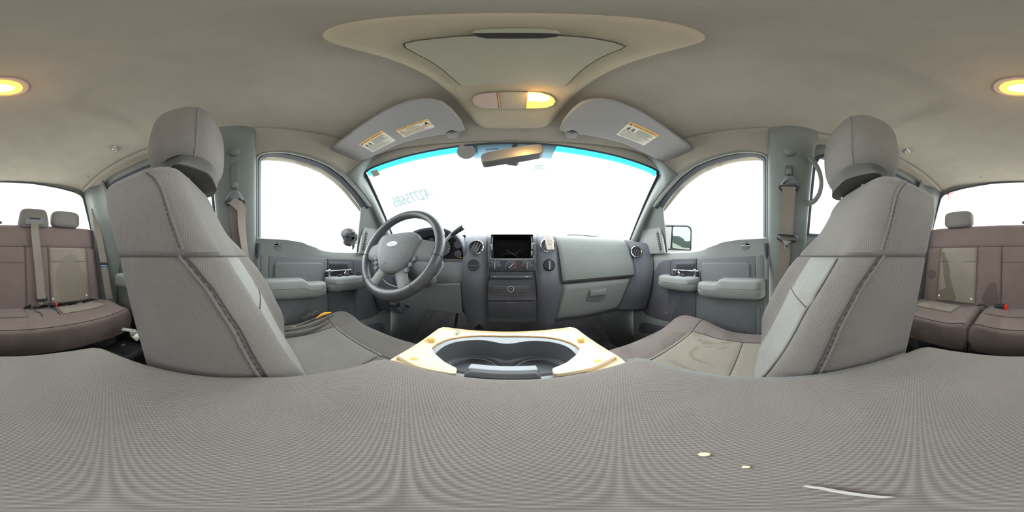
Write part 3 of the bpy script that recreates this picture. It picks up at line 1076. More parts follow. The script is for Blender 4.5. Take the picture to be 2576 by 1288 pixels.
    for i in range(25):
        a = -PI / 2 + PI * i / 24
        sz = math.copysign(abs(math.sin(a)) ** .62, math.sin(a)); cz = abs(math.cos(a)) ** .62
        row = []
        for k in range(n):
            b = 2 * PI * k / n
            cxx = math.copysign(abs(math.cos(b)) ** .60, math.cos(b)); cyy = math.copysign(abs(math.sin(b)) ** .72, math.sin(b))
            tz = sz
            wx = hx * (1.0 - .16 * max(0, tz) ** 2 - .02 * max(0, -tz))
            x = wx * cz * cxx; y = hy * cz * cyy * (1 - .18 * tz); z = hz * tz
            y += .10 * z - .02 * abs(cxx) * 0
            # groove of the seam that splits face from sides
            row.append(m((hc.x + x, hc.y + y, hc.z + z)))
        rws.append(row)
    hr = MB().rows(rws, closed=True, capA=True, capB=True, flip=(s < 0)).build('headrest', 'fabric', root)
    # piping arcs on the headrest, inboard and outboard
    def hp(a, b, k=1.003):
        sz = math.copysign(abs(math.sin(a)) ** .62, math.sin(a)); cz = abs(math.cos(a)) ** .62
        cxx = math.copysign(abs(math.cos(b)) ** .60, math.cos(b)); cyy = math.copysign(abs(math.sin(b)) ** .72, math.sin(b))
        wx = hx * (1.0 - .16 * max(0, sz) ** 2 - .02 * max(0, -sz))
        x = wx * cz * cxx; y = hy * cz * cyy * (1 - .18 * sz) + .10 * hz * sz; z = hz * sz
        return m((hc.x + x * k, hc.y + y * k, hc.z + z * k))
    for b0 in (2.45 if s < 0 else 2.15, .69):
        MB().tube([hp(-1.25 + 2.55 * k / 30, b0) for k in range(31)], .0022, 6).build('piping', 'fabric', hr)
    # rippled grey sleeve beneath the headrest
    rws = []
    for i in range(9):
        t = i / 8
        row = []
        for k in range(32):
            b = 2 * PI * k / 32
            r1 = .112 + .010 * math.sin(5 * b + 2 * t) * (1 - t) - .012 * math.sin(PI * t)
            row.append(m((.408 + r1 * math.copysign(abs(math.cos(b)) ** .7, math.cos(b)), -.172 + (.066 + .005 * math.sin(4 * b)) * math.sin(b) + .006 * t, .204 + .032 * t + .004 * math.sin(3 * b))))
        rws.append(row)
    MB().rows(rws, closed=True, capA=True, capB=True, flip=(s < 0)).build('headrest_sleeve', 'sleeve', root, solid=.002)
    for dx in (-.062, .062):
        MB().tube([m((.425 + dx, -.165, .12)), m((.425 + dx, -.16, .30))], .0065, 10).build('headrest_post', 'white', root)

    mc = lambda p: V((s * p[0], p[1] + (-.012 if s > 0 else 0), p[2] + (-.018 if s > 0 else 0)))
    # cushion
    def zc_top(u, v):        # u 0 inboard..1 outboard, v 0 rear..1 front
        z = -.300
        z += .020 * math.exp(-((u - .02) / .12) ** 2) * (1 - .3 * v) + .030 * math.exp(-((u - .95) / .14) ** 2) * sm((v - .45) / .35) - .012 * max(0, (u - .7) / .3) * (1 - sm((v - .3) / .4))
        z += .018 * sm((v - .55) / .4) 
        z -= .010 * math.exp(-((v - .35) / .3) ** 2) * math.sin(PI * u)
        # seams
        for c in (.20, .78):
            z -= .005 * math.exp(-((u - c) / .010) ** 2) * (1 if v < .76 else 0)
        z -= .005 * math.exp(-((v - .76) / .012) ** 2) * (1 if .18 < u < .80 else .5)
        z -= .004 * math.exp(-((v - .40) / .010) ** 2) * (1 if .2 < u < .78 else 0)
        return z
    xa, xb, ya, yb = .215, .655, -.12, .425
    NXX, NYY = 44, 60
    rws = []
    for j in range(NYY + 1):
        v = j / NYY
        row = []
        for i in range(NXX + 1):
            u = i / NXX
            ex = max(0, (abs(u - .5) - .42) / .08); ey = max(0, (v - .90) / .10)
            dz = .040 * (1 - math.sqrt(max(0, 1 - ex ** 2))) + .055 * (1 - math.sqrt(max(0, 1 - ey ** 2)))
            # rounded front corners in plan
            y = ya + (yb - ya) * v - .045 * max(0, (abs(u - .5) - .30) / .20) ** 2.2 * sm((v - .5) / .5)
            row.append(V((xa + (xb - xa) * u, y, zc_top(u, v) - dz)))
        rws.append(row)
    front = rws[-1]
    skirt = [[V((p.x, p.y - .01 * k, p.z - .045 * k)) for p in front] for k in (1, 2, 3)]
    allr = rws + skirt
    mb = MB()
    mats = ['cushion', 'cushion_rib'] if s < 0 else ['cushion_p', 'cushion_pi']
    mb.rows([[mc(p) for p in r] for r in allr], flip=(s < 0))
    # centre faces take the insert cloth
    for fi in range(len(mb.f)):
        j = fi // NXX; i = fi % NXX
        v = (j + .5) / NYY; u = (i + .5) / NXX
        if .20 < u < .78 and v < .76: mb.mi[fi] = 1
    for side_i in (0, NXX):
        pts = [r[side_i] for r in allr]
        low = [V((p.x, p.y, -.46)) for p in pts]
        mb.rows([[mc(p) for p in pts], [mc(p) for p in low]], flip=(s < 0) ^ (side_i == 0))
    mb.build('cushion', mats, root)
    MB().tube([mc(rws[int(NYY * .76)][i] + V((0, 0, .001))) for i in range(3, NXX - 2)], .0014, 5).build('seam', 'seam', root)
    for c in (.20, .78):
        MB().tube([mc(rws[j][int(round(NXX * c))] + V((0, 0, .001))) for j in range(6, int(NYY * .76))], .0014, 5).build('seam', 'seam', root)
    MB().tube([mc(rws[int(NYY * .40)][i] + V((0, 0, .001))) for i in range(int(NXX * .2), int(NXX * .78))], .0012, 5).build('seam', 'seam', root)
    # plastic base and side shield
    b_ = MB().box(m((.435, .10, -.56)), (.40, .44, .20), b=.02)
    b_.box(m((.66, .06, -.44)), (.025, .50, .12), b=.012)
    b_.build('seat_base', 'black', root)
    return root, mc, zc_top, (xa, xb, ya, yb)


seat_l, ml, ztl, dims = make_front_seat(-1, 0.0, 'driver seat in grey woven cloth with a torn cushion edge')
seat_r, mr, ztr, dims2 = make_front_seat(1, -.078, 'passenger seat in grey woven cloth with a stained cushion')

# torn outboard bolster of the driver cushion: frayed folded cloth over yellow foam
xa, xb, ya, yb = dims
def cp(u, v, up=0): return ml((xa + (xb - xa) * u, ya + (yb - ya) * v, ztl(u, v) + up))
for (u0, amp, vA, vB) in ((.84, .010, .25, .74), (.90, .014, .22, .80), (.96, .012, .12, .70)):
    path = [cp(u0 - .05 * math.sin(PI * k / 20), vA + (vB - vA) * k / 20, .004 + amp * math.sin(PI * k / 20)) for k in range(21)]
    MB().tube(path, [.001 + .0075 * math.sin(PI * (k + .5) / 21) for k in range(21)], 8, flat=.7).build('torn_fold', 'cushion', seat_l)
MB().tube([cp(.93, .66 + .13 * k / 12, .008 + .006 * math.sin(PI * k / 12)) for k in range(13)], [.001 + .0052 * math.sin(PI * (k + .5) / 13) for k in range(13)], 8).build('exposed_foam', 'foam_y', seat_l, label='torn yellow foam')
MB().tube([cp(.90, .47 + .03 * k / 5, .015) for k in range(6)], [.001, .002, .003, .003, .002, .001], 8).build('exposed_foam', 'foam_y', seat_l, label='torn yellow foam')
MB().tube([cp(.97, .56 + .16 * k / 12, .028 + .006 * math.sin(k * 1.7)) for k in range(13)], [.001 + .005 * math.sin(PI * (k + .5) / 13) for k in range(13)], 7).build('frayed_edge', 'sleeve', seat_l)

# ---- folded centre seat: padded back with cream shell and cup holder
cs = top('center_seat', 'fold-down centre seat with woven pad, cream shell and cup holder', 'seat', (0, 0, -.33))
ZT = -.190
cor = [(-.1935, .186), (-.18, .196), (-.09, .2035), (0, .2065), (.09, .2035), (.175, .196), (.190, .190), (.2005, .10), (.2075, 0), (.203, -.12), (.186, -.245), (.176, -.262), (.10, -.272), (0, -.276), (-.10, -.272), (-.168, -.262), (-.180, -.250), (-.198, -.12), (-.213, 0), (-.205, .10)]
cl = resample([V((a, b, 0)) for a, b in rounded([V((x, y, 0)) for x, y in cor], .012, 3) and [(p.x, p.y) for p in rounded([V((x, y, 0)) for x, y in cor], .012, 3)]], 96, closed=True)
cen = V((-.005, -.03, 0))
rws = []
for (k, dz) in ((1.0, -.11), (1.012, -.09), (1.016, -.03), (1.008, -.012), (.992, -.004), (.965, .0), (.93, .001)):
    rws.append([V((cen.x + (p.x - cen.x) * k, cen.y + (p.y - cen.y) * k, ZT + dz)) for p in cl])
K = 16
for i in range(1, K):
    k = .93 * (1 - i / K)
    rws.append([V((cen.x + (p.x - cen.x) * k, cen.y + (p.y - cen.y) * k, ZT + .001 + .0025 * (1 - (k / .93) ** 2))) for p in cl])
mb = MB().rows(rws, closed=True, capA=True, capB=True)
# planar weave coordinates on the top
for fi, f in enumerate(mb.f):
    if fi >= 96 * 3: mb.uv[fi] = [(mb.v[k].x, mb.v[k].y) for k in f]
mb.build('armrest_pad', 'fabric_arm', cs)
# plastic edge strip on the passenger side
pth = [V((cen.x + (p.x - cen.x) * 1.012, cen.y + (p.y - cen.y) * 1.012, ZT - .010)) for p in cl if p.x > .16 and p.y > -.22]
pth.sort(key=lambda p: p.y)
MB().tube(pth, .0065, 8, flat=.7).build('edge_strip', 'trim', cs, label='smooth grey plastic edging')

# cream shell
TZ = -.214
sx0 = -.010
outl = rounded([Z(990, 899, TZ), Z(1110, 821, TZ), Z(1443, 821, TZ), Z(1560, 898, TZ), V((.17, .17, TZ)), V((-.19, .17, TZ))], .022, 6)
wc = V((-.012, .298, TZ))
def well(rx, ry, n=96, waist=.15, z=TZ, c=wc):
    out = []
    for k in range(n):
        a = 2 * PI * k / n
        x = rx * math.copysign(abs(math.cos(a)) ** .80, math.cos(a)); y = ry * math.copysign(abs(math.sin(a)) ** .80, math.sin(a))
        y *= 1 - waist * math.exp(-(x / (rx * .30)) ** 2)
        out.append(V((c.x + x, c.y + y, z)))
    return out
NN = 96
oo = [V((wc.x, wc.y, 0)) for _ in range(NN)]
# outer outline sampled by angle about the well centre
def by_angle(poly, c, n):
    out = []
    for k in range(n):
        a = 2 * PI * k / n; d = V((math.cos(a), math.sin(a), 0)); best = None
        for i in range(len(poly)):
            p, q = poly[i] - c, poly[(i + 1) % len(poly)] - c
            e = q - p; den = d.x * e.y - d.y * e.x
            if abs(den) < 1e-12: continue
            t = (p.x * e.y - p.y * e.x) / den; w = (p.x * d.y - p.y * d.x) / den
            if t > 0 and -1e-6 <= w <= 1 + 1e-6 and (best is None or t > best): best = t
        out.append(c + d * (best or .1))
    return out
oa = by_angle(outl, V((wc.x, wc.y, TZ)), NN)
def ang(rx, ry, z, waist=0):
    return by_angle([V((p.x, p.y, z)) for p in well(rx, ry, 240, waist)], V((wc.x, wc.y, z)), NN)
inn = ang(.150, .108, TZ)
lip = [p.lerp(q, .10) for p, q in zip(oa, inn)]
step = [p.lerp(q, .16) for p, q in zip(oa, inn)]
def dz(r, z): return [V((p.x, p.y, p.z + z)) for p in r]
rws = [dz(oa, -.05), dz(oa, -.004), oa, dz(lip, .0015), dz(step, -.0035), dz([p.lerp(q, .6) for p, q in zip(oa, inn)], -.004), dz(inn, -.004), dz(inn, -.020)]
MB().rows(rws, closed=True).build('cream_shell', 'foam', cs, label='cream moulded shell with its cover missing')
# glue line round the opening
ins = ang(.149, .107, TZ - .003)
ins = [V((p.x + random.uniform(-.0012, .0012), p.y + random.uniform(-.0012, .0012), p.z)) for p in ins]
MB().tube([ins[k % 96] for k in range(-4, 53)], .0019, 6).build('glue_line', 'foam_edge', cs)
# yellow clip tabs
for a, b in ((1085, 855), (1041, 907), (1461, 855), (1504, 912)):
    p = Z(a, b, TZ + .001)
    MB().box(p, (.017, .014, .010), Matrix.Rotation(.3 if a < 1200 else -.3, 3, 'Z'), b=.003).build('clip_tab', 'foam_tab', cs)
# flaps of shell that lie over the grey rim near the pad
for q in ([(1000, 898), (1060, 866), (1083, 872), (1092, 890), (1118, 913), (1150, 929), (1146, 944), (1050, 925)],
          [(1550, 898), (1490, 870), (1462, 872), (1452, 893), (1425, 915), (1388, 930), (1394, 945), (1490, 928)]):
    MB().slab(rounded([Z(a, b, TZ + .002) for a, b in q], .005), (0, 0, 1), .0035, .001).build('shell_flap', 'foam', cs)
MB().slab(rounded([Z(a, b, TZ + .002) for a, b in [(1146, 838), (1150, 829), (1156, 829), (1157, 834), (1151, 840)]], .003), (0, 0, 1), .002, .001).build('torn_scrap', 'bag', cs)
# grey rim and the wells
rim_o = ang(.152, .110, TZ - .006)
rim_i = ang(.134, .089, TZ - .005, .22)
MB().rows([rim_o, dz([p.lerp(q, .5) for p, q in zip(rim_o, rim_i)], .001), rim_i, dz(rim_i, -.006)], closed=True).build('cup_rim', 'cup_rim', cs, label='worn pale grey rim of the cup holder')
w1 = ang(.133, .088, TZ - .006, .22); w2 = ang(.129, .084, TZ - .030, .26); w3 = ang(.123, .079, TZ - .048, .30)
w4 = ang(.114, .071, TZ - .050, .35); w5 = ang(.110, .067, TZ - .060, .40); w6 = ang(.06, .05, TZ - .061, .40)
MB().rows([w1, w2, w3, w4, w5, w6, [V((wc.x, wc.y, TZ - .061))] * NN], closed=True).build('cup_holder', 'cup', cs, label='dark double cup holder well')
for sgn in (-1, 1):
    MB().tube([V((wc.x + sgn * .062 + .050 * math.cos(2 * PI * k / 28), wc.y + .056 * math.sin(2 * PI * k / 28), TZ - .050)) for k in range(28)], .0022, 6, closed=True).build('ridge', 'cup', cs)
# release latch at the pad edge
la = MB().box((-.013, .2235, TZ + .008), (.104, .036, .030), Matrix.Rotation(-.25, 3, 'X'), b=.009).build('release_latch', 'cup', cs, label='dark grey release latch')
MB().box((-.013, .2310, TZ + .0215), (.098, .020, .005), Matrix.Rotation(-.25, 3, 'X'), b=.0024).build('latch_face', 'cup_rim', la)
MB().box((-.016, .215, TZ - .012), (.25, .05, .010), b=.003).build('latch_bridge', 'cup_rim', cs)
# lower cushion of the centre seat
MB().box((0, .14, -.385), (.40, .56, .13), b=.03).build('cushion', 'cushion', cs)
MB().box((-.01, .02, -.29), (.36, .52, .10), b=.02).build('back_shell', 'black', cs)

# crumbs and small bits lying on the pad
for (a, b, r, l) in ((1772, 1143, .0028, 'pale crumb on the armrest pad, the larger of two near its passenger edge'), (1877, 1175, .0016, 'tiny pale crumb on the armrest pad, the smaller of two')):
    p = Z(a, b, ZT + .004)
    MB().lathe(p, (0, 0, 1), [(r * .3, -.0012), (r, 0), (r * .8, r * .4), (0, r * .6)], 9, capB=False).build('crumb', 'foam', None, label=l, cat='crumb', group='crumbs on the armrest pad')
MB().ribbon([Z(2025, 1222, ZT + .0045), Z(2065, 1228, ZT + .0055), Z(2120, 1238, ZT + .0048), Z(2240, 1252, ZT + .0045)], (1, .3, 0), .0022, .0006).build(
    'paper_strip', 'bag', None, label='thin white paper strip lying on the armrest pad', cat='paper scrap')

# ================================================================== REAR BENCH
rb = top('rear_bench', 'dusty brown grey rear bench with stained light panels in its backrest', 'bench seat', (0, -.95, -.45))
def yb_(z):   # front face of the backrest
    return interp([(-.40, -.875), (-.30, -.895), (-.1, -.93), (.057, -.958), (.062, -.962), (.15, -.972), (.19, -.985)], z)
RBO = (0, -.95, -.45)
def bl(px, py, r): 
    y = -.93
    for _ in range(8):
        p = Y(px, py, y); y = yb_(p.z)
    return (p.x, p.y + .004, p.z, r)
MT['rear_back'] = fabric('rear_backrest_cloth', (118, 103, 98), .0026, .0034, depth=.35, contrast=.06, blobs=[bl(2493, 735, .036), bl(2497, 755, .040), bl(2484, 752, .03), bl(2498, 720, .022), bl(2345, 690, .035)], bcol=(90, 78, 75), borg=RBO)
MT['rear_insert_wet'] = fabric('stained_rear_insert_cloth', (139, 129, 117), .0026, .0034, depth=.35, contrast=.07, blobs=[bl(2373, 640, .018), bl(2377, 653, .021), bl(2380, 666, .023), bl(2382, 679, .024), bl(2383, 692, .024), bl(2386, 708, .026), bl(2390, 728, .030), bl(2380, 742, .036), bl(2396, 748, .030), bl(2368, 738, .022)], bcol=(102, 93, 83), borg=RBO)
MT['rear_insert_dry'] = fabric('faded_rear_insert_cloth', (139, 129, 117), .0026, .0034, depth=.35, contrast=.07, blobs=[bl(170, 690, .085), bl(200, 720, .085), bl(185, 740, .10), bl(180, 660, .05)], bcol=(126, 116, 104), borg=RBO)
def rs(x, z, off=0):
    y = yb_(z)
    for c in (-.149, .130):
        if z < .057: y -= .008 * math.exp(-((x - c) / .008) ** 2)
    for c in (-.555, -.285, .275, .535):
        if z < .057: y -= .006 * math.exp(-((x - c) / .007) ** 2)
    y -= .007 * math.exp(-((z - .057) / .006) ** 2)
    y -= .03 * max(0, (abs(x) - .58) / .08) ** 2
    if z < .05:
        y += .012 * math.exp(-((abs(x) - .60) / .03) ** 2) + .006 * math.exp(-((x - .2) / .05) ** 2) + .006 * math.exp(-((x + .22) / .05) ** 2)
    return V((x, y + off, z))
rws = []
zs = [-.42 + .03 * k for k in range(16)] + [.045, .050, .054, .057, .060, .064, .07] + [.09, .11, .13, .15, .165]
xs = sorted(set([round(-.645 + 1.29 * i / 88, 4) for i in range(89)] + [c + d for c in (-.149, .130, -.555, -.285, .275, .535) for d in (-.012, -.006, 0, .006, .012)]))
for z in zs: rws.append([rs(x, z) for x in xs])
for k in range(1, 8):
    a = k / 7 * PI / 2
    rws.append([rs(x, .165) + V((0, -.022 * (1 - math.cos(a)), .028 * math.sin(a))) for x in xs])
rws.append([rs(x, .165) + V((0, -.030, .028)) for x in xs])
MB().rows(rws).build('backrest', 'rear_back', rb)
for (a, b, lb) in ((-.548, -.292, None), (.282, .528, 'light backrest panel with a dark water stain')):
    rr = []
    for i in range(30):
        z = -.285 + (.335) * i / 29
        rr.append([rs(a + (b - a) * j / 14, z, .0025 + .004 * math.sin(PI * j / 14)) for j in range(15)])
    MB().rows(rr).build('back_insert', 'rear_insert_wet' if a > 0 else 'rear_insert_dry', rb, solid=.003, label=lb)
    MB().tube([rs(a + (b - a) * j / 14, -.035, .0065) for j in range(15)], .0012, 5).build('seam', 'seam', rb)
    for xx in (a + .02, b - .012):
        MB().lathe(rs(xx, -.255, .004), (0, 1, .2), [(.0065, 0), (.006, .002), (0, .0035)], 14, capB=False).build('white_button', 'white', rb)
MB().tube([rs(x * .01, .057, .002) for x in range(-64, 65, 4)], .0014, 5).build('seam', 'seam', rb)
for c in (-.149, .130):
    MB().tube([rs(c, -.36 + .41 * k / 12, .004) for k in range(13)], .0014, 5).build('seam', 'seam', rb)
MB().tube([rs(-.149 + (.279) * j / 14, -.035, .004) for j in range(15)], .0010, 5).build('seam', 'seam', rb)


def rear_cushion(x0, x1, label, mats):
    root = top('bench_cushion', label, 'seat cushion', ((x0 + x1) / 2, -.76, -.47), group='cushions of the rear bench')
    n, mm = 50, 30
    def zt(u, v):
        z = -.300 + .012 * math.sin(PI * min(1, v * 1.2)) - .008
        z += .012 * math.exp(-((u - .04) / .10) ** 2) + .012 * math.exp(-((u - .96) / .10) ** 2)
        return z
    rws = []
    for j in range(mm + 1):
        v = j / mm; row = []
        for i in range(n + 1):
            u = i / n
            ex = max(0, (abs(u - .5) * (x1 - x0) - ((x1 - x0) / 2 - .035)) / .035); ex = min(1, ex)
            y = -.905 + (.905 - .635) * v - .02 * max(0, (abs(u - .5) - .36) / .14) ** 2 * v
            z = zt(u, v) - .03 * (1 - math.sqrt(max(0, 1 - ex * ex)))
            row.append(V((x0 + (x1 - x0) * u, y, z)))
        rws.append(row)
    f = rws[-1]
    for k in range(1, 7):
        a = k / 6 * PI / 2
        rws.append([V((p.x, p.y + .022 * math.sin(a), p.z - .022 * (1 - math.cos(a)))) for p in f])
    l = rws[-1]
    rws.append([V((p.x, p.y + .006, -.38)) for p in l]); rws.append([V((p.x * .985 + (x0 + x1) / 2 * .015, p.y - .01, -.44)) for p in l])
    rws.append([V((p.x * .985 + (x0 + x1) / 2 * .015, p.y - .05, -.465)) for p in l])
    mb = MB().rows(rws)
    for si in (0, n):
        pts = [r[si] for r in rws]; mb.rows([pts, [V((p.x, p.y, -.46)) for p in pts]])
    mb.build('cushion_body', mats, root, solid=.003, off=-1)
    MB().tube([V((p.x, p.y + .008, p.z - .0005)) for p in f[1:-1]], .0018, 5).build('piping', 'seam', root)
    return root, rws, zt
c60, rw60, _ = rear_cushion(-.655, .222, 'wide rear cushion behind the driver seat, littered with pale crumbs', 'rear_stain')
c40, rw40, _ = rear_cushion(.232, .655, 'narrow rear cushion behind the passenger seat', 'rear_stain')
def cush_pt(rws, u, v, up=.003):
    j = int(v * 30); i = int(u * 50); return rws[j][i] + V((0, 0, up))
# recessed channel and light panel on the wide cushion
def patch(rws, u0, u1, v0, v1, root, mat, name, h=.003, lb=None):
    rr = []
    for j in range(int(v0 * 30), int(v1 * 30) + 1):
        rr.append([rws[j][i] + V((0, 0, h)) for i in range(int(u0 * 50), int(u1 * 50) + 1)])
    MB().rows(rr).build(name, mat, root, solid=.004, label=lb)
patch(rw60, .10, .40, .0, .62, c60, 'rear_insert', 'cushion_insert')
patch(rw60, .60, .96, .0, .62, c60, 'rear', 'cushion_insert')
patch(rw40, .30, .84, .0, .62, c40, 'rear_insert', 'cushion_insert', lb='light cushion panel with brown stains')
MB().tube([cush_pt(rw60, .57 - .04 * k / 8, .05 + .55 * k / 8, .002) for k in range(9)], .003, 6).build('seam', 'seam', c60)
MB().tube([cush_pt(rw60, .42 + .0 * k / 8, .05 + .55 * k / 8, .002) for k in range(9)], .003, 6).build('seam', 'seam', c60)
# crumbs, hairs and lint: nobody could count them
mb = MB()
for _ in range(420):
    u = random.random() * .96 + .02; v = random.random() ** .8 * .98
    rw = rw60 if random.random() < .75 else rw40
    p = cush_pt(rw, u, v, .0045); r = random.uniform(.0004, .0013)
    mb.box(p, (r, r * random.uniform(.6, 1.8), r * .6), Matrix.Rotation(random.random() * 3, 3, 'Z'))
for _ in range(90):
    rw = rw60
    p = cush_pt(rw, random.random() * .9 + .05, random.random() * .9, .0045)
    a = random.random() * 6.28; l = random.uniform(.006, .02)
    mb.tube([p, p + V((math.cos(a) * l * .5, math.sin(a) * l * .5, .001)), p + V((math.cos(a + .6) * l, math.sin(a + .6) * l, 0))], .00022, 3)
mb.build('crumbs', 'bag', None, smooth=False, kind='stuff', label='crumbs, lint and hairs scattered over the rear bench', cat='debris')
# dark rubbish along the crease of the wide cushion
mb = MB()
for _ in range(120):
    t = random.random()
    p = V((-.60 + .46 * t, -.885 + random.uniform(-.012, .02), -.292 + random.uniform(-.004, .008)))
    w = random.uniform(.004, .016)
    mb.box(p, (w, w * random.uniform(.4, .9), w * random.uniform(.3, .7)), Matrix.Rotation(random.random() * 3, 3, 'Z') @ Matrix.Rotation(random.random() - .5, 3, 'X'))
mb.build('dark_debris', 'cavity', None, smooth=False, kind='stuff', label='black flaked debris in the crease of the rear bench behind the driver', cat='debris')

# rear headrests
def rear_headrest(x, w, zb, zt_, dp, name, label, y=-1.0):
    root = top(name, label, 'headrest', (x, y, zb), group='headrests of the rear bench')
    return root
def soft_box(c, hx, hy, hz, e=.45, taper=.0, lean=0):
    rws = []
    for i in range(17):
        a = -PI / 2 + PI * i / 16
        sz = math.copysign(abs(math.sin(a)) ** e, math.sin(a)); cz = abs(math.cos(a)) ** e
        rws.append([V((c[0] + hx * (1 - taper * sz) * cz * math.copysign(abs(math.cos(b)) ** e, math.cos(b)), c[1] + hy * cz * math.copysign(abs(math.sin(b)) ** e, math.sin(b)) + lean * sz, c[2] + hz * sz)) for b in [2 * PI * k / 32 for k in range(32)]])
    return MB().rows(rws, closed=True, capA=True, capB=True)
hrs = []
for x, lb in ((-.415, 'rear headrest behind the driver seat, beside the window edge'), (.415, 'rear headrest behind the passenger seat')):
    r_ = top('headrest', lb, 'headrest', (x, -1.0, .19), group='headrests of the rear bench')
    soft_box((x, -.985, .240), .098, .040, .056, .5, .02).build('pad', 'fabric', r_)
    sx = -.072 if x < 0 else .072
    MB().tube([V((x + sx, -.985 + .0405 * math.cos(t), .240 + .055 * math.sin(t))) for t in [-1.3 + 2.6 * k / 12 for k in range(13)]], .0018, 5).build('piping', 'fabric', r_)
    for dx in (-.045, .045):
        MB().tube([V((x + dx, -1.0, .16)), V((x + dx, -1.0, .21))], .006, 8).build('headrest_post', 'black', r_)
ch = top('headrest', 'hard shelled middle headrest with the centre belt passing through it', 'headrest', (-.205, -1.0, .19), group='headrests of the rear bench')
soft_box((-.205, -.99, .235), .092, .035, .062, .4, .12).build('pad', 'fabric', ch)
MB().slab(rounded([V((-.205 + a, -.953, .19 + b)) for a, b in ((-.058, 0), (-.052, .045), (.052, .045), (.058, 0))], .012), (0, 1, 0), .003, .002).build('belt_plate', 'trim_mid', ch)
MB().box((-.205, -.951, .228), (.07, .010, .008), b=.003).build('belt_slot', 'black', ch)

# ================================================================== DASHBOARD
db = top('dashboard', 'grey dashboard with a dark centre stack and an empty radio opening', 'dashboard', (0, .9, -.35))
PROF = [(1.13, .030), (1.00, .085), (.90, .112), (.83, .112), (.785, .098), (.762, .070), (.742, .030), (.722, -.03), (.706, -.085), (.700, -.108), (.705, -.122),
        (.708, -.130), (.722, -.20), (.745, -.29), (.765, -.335), (.80, -.352), (1.05, -.345)]
rws = []
xs_ = [-.735 + 1.47 * i / 98 for i in range(99)]
def dprof(x):
    out = []
    e = max(0, (abs(x) - .60) / .13)
    for y, z in PROF:
        yy = y - .06 * min(e, 1) ** 1.5 * (1 if y < .9 else 0)
        zz = z - .012 * min(e, 1) ** 2
        if y >= .9: yy = min(y, 1.10 - .26 * (x / .72) ** 2 + .02)
        if x < -.20 and z < -.25: zz = z + .06 * sm((-x - .20) / .05)
        out.append(V((x, yy, zz)))
    return out
# curved panel of the dash body
mb = MB().rows([dprof(x) for x in xs_], capA=True, capB=True)
keep = []
for fi, f in enumerate(mb.f):
    c = sum((mb.v[k] for k in f), V((0, 0, 0))) / len(f)
    keep.append(not ((abs(c.x) < .088 and -.02 < c.z < .085 and c.y < .80 and len(f) == 4) or (-.585 < c.x < -.228 and -.028 < c.z and c.y < .84 and len(f) == 4)))
mb.f = [f for f, k in zip(mb.f, keep) if k]; mb.uv = [f for f, k in zip(mb.uv, keep) if k]; mb.mi = [f for f, k in zip(mb.mi, keep) if k]
mb.build('dash_body', 'dash', db, angle=50)
NF = V((0, -1, .0)); NT = V((0, -.94, .33)); NL = V((0, -.98, -.16))
def on_dash(px, py, off=0, zlim=None):
    """point of the dash profile seen at a pixel"""
    d = ray(px, py); best = None
    for (y0, z0), (y1, z1) in zip(PROF, PROF[1:]):
        # solve z/y slope
        k = d.z / d.y
        den = (z1 - z0) - k * (y1 - y0)
        if abs(den) < 1e-9: continue
        t = (k * y0 - z0) / den
        if -1e-6 <= t <= 1 + 1e-6:
            y = y0 + (y1 - y0) * t
            if best is None or y < best: best = y
    return d * ((best or .72) - off) / d.y
# passenger upper pad and glovebox door
up = [(1406, 596), (1420, 592), (1480, 594), (1540, 599), (1563, 604), (1572, 612), (1581, 640), (1589, 680), (1589, 694), (1500, 703), (1411, 711), (1410, 690), (1407, 640)]
MB().slab(rounded([on_dash(a, b) for a, b in up], .006, 2), NT, .008, .004, base=.02).build('upper_pad', 'dash', db) if False else None
TL = [on_dash(a, b) for a, b in [(1403, 590), (1445, 591), (1500, 595), (1540, 599), (1566, 606)]]
BL = [on_dash(a, b) for a, b in [(1411, 711.5), (1450, 708), (1500, 703.5), (1550, 699), (1590, 695)]]
TL = resample(TL, 24); BL = resample(BL, 24)
rr = []
for k in range(15):
    t = k / 14
    row = []
    for p, q in zip(TL, BL):
        w = p.lerp(q, t)
        yv = interp([(z, y) for y, z in PROF[3:11]][::-1], w.z)
        e = min(1, t / .06, (1 - t) / .06)
        row.append(V((w.x, yv - .004 - .010 * math.sqrt(max(0, e)) - .012 * math.sin(PI * t) * (.5 + .5 * sm(t)), w.z)))
    rr.append(row)
MB().rows(rr).build('upper_pad', 'trim', db, solid=.012, off=-1 if False else 0)
def yface0(z): return interp([(z_, y_) for y_, z_ in PROF[5:15]][::-1], z)
gl_ = [(1411, 716), (1588, 699.5), (1555, 776), (1540, 779), (1395, 811)]
gT = resample([on_dash(a, b) for a, b in [(1412, 716), (1470, 711), (1530, 705.5), (1587, 699.8)]], 22)
gB = resample([on_dash(a, b) for a, b in [(1397, 810.5), (1450, 799), (1500, 789), (1540, 779.5), (1553, 774)]], 22)
rr = []
for k in range(-1, 16):
    t = max(0, min(14, k)) / 14
    row = []
    for j, (p, q) in enumerate(zip(gT, gB)):
        w = p.lerp(q, t); yv = yface0(w.z)
        e = 0 if (k in (-1, 15) or j in (0, 21)) else min(1, t * 14 / 1 + .6, (1 - t) * 14 + .6)
        row.append(V((w.x, yv + .012 - .024 * e, w.z)))
    rr.append(row)
gd = MB().rows(rr).build('glovebox_door', 'trim_light', db, angle=50)
hn = MB()
gh = [on_dash(a, b, .0125) for a, b in [(1482, 728), (1528, 724), (1522, 752), (1512, 757), (1478, 758), (1474, 754)]]
hn.slab(rounded(gh, .006), (0, -.98, -.2), .004, .003)
h1 = hn.build('latch_surround', 'trim', gd)
MB().slab(rounded([on_dash(a, b, .016) for a, b in [(1484, 731), (1525, 727), (1522, 741), (1482, 744)]], .003), (0, -.98, -.2), .009, .003).build('glovebox_latch', 'trim_light', gd)
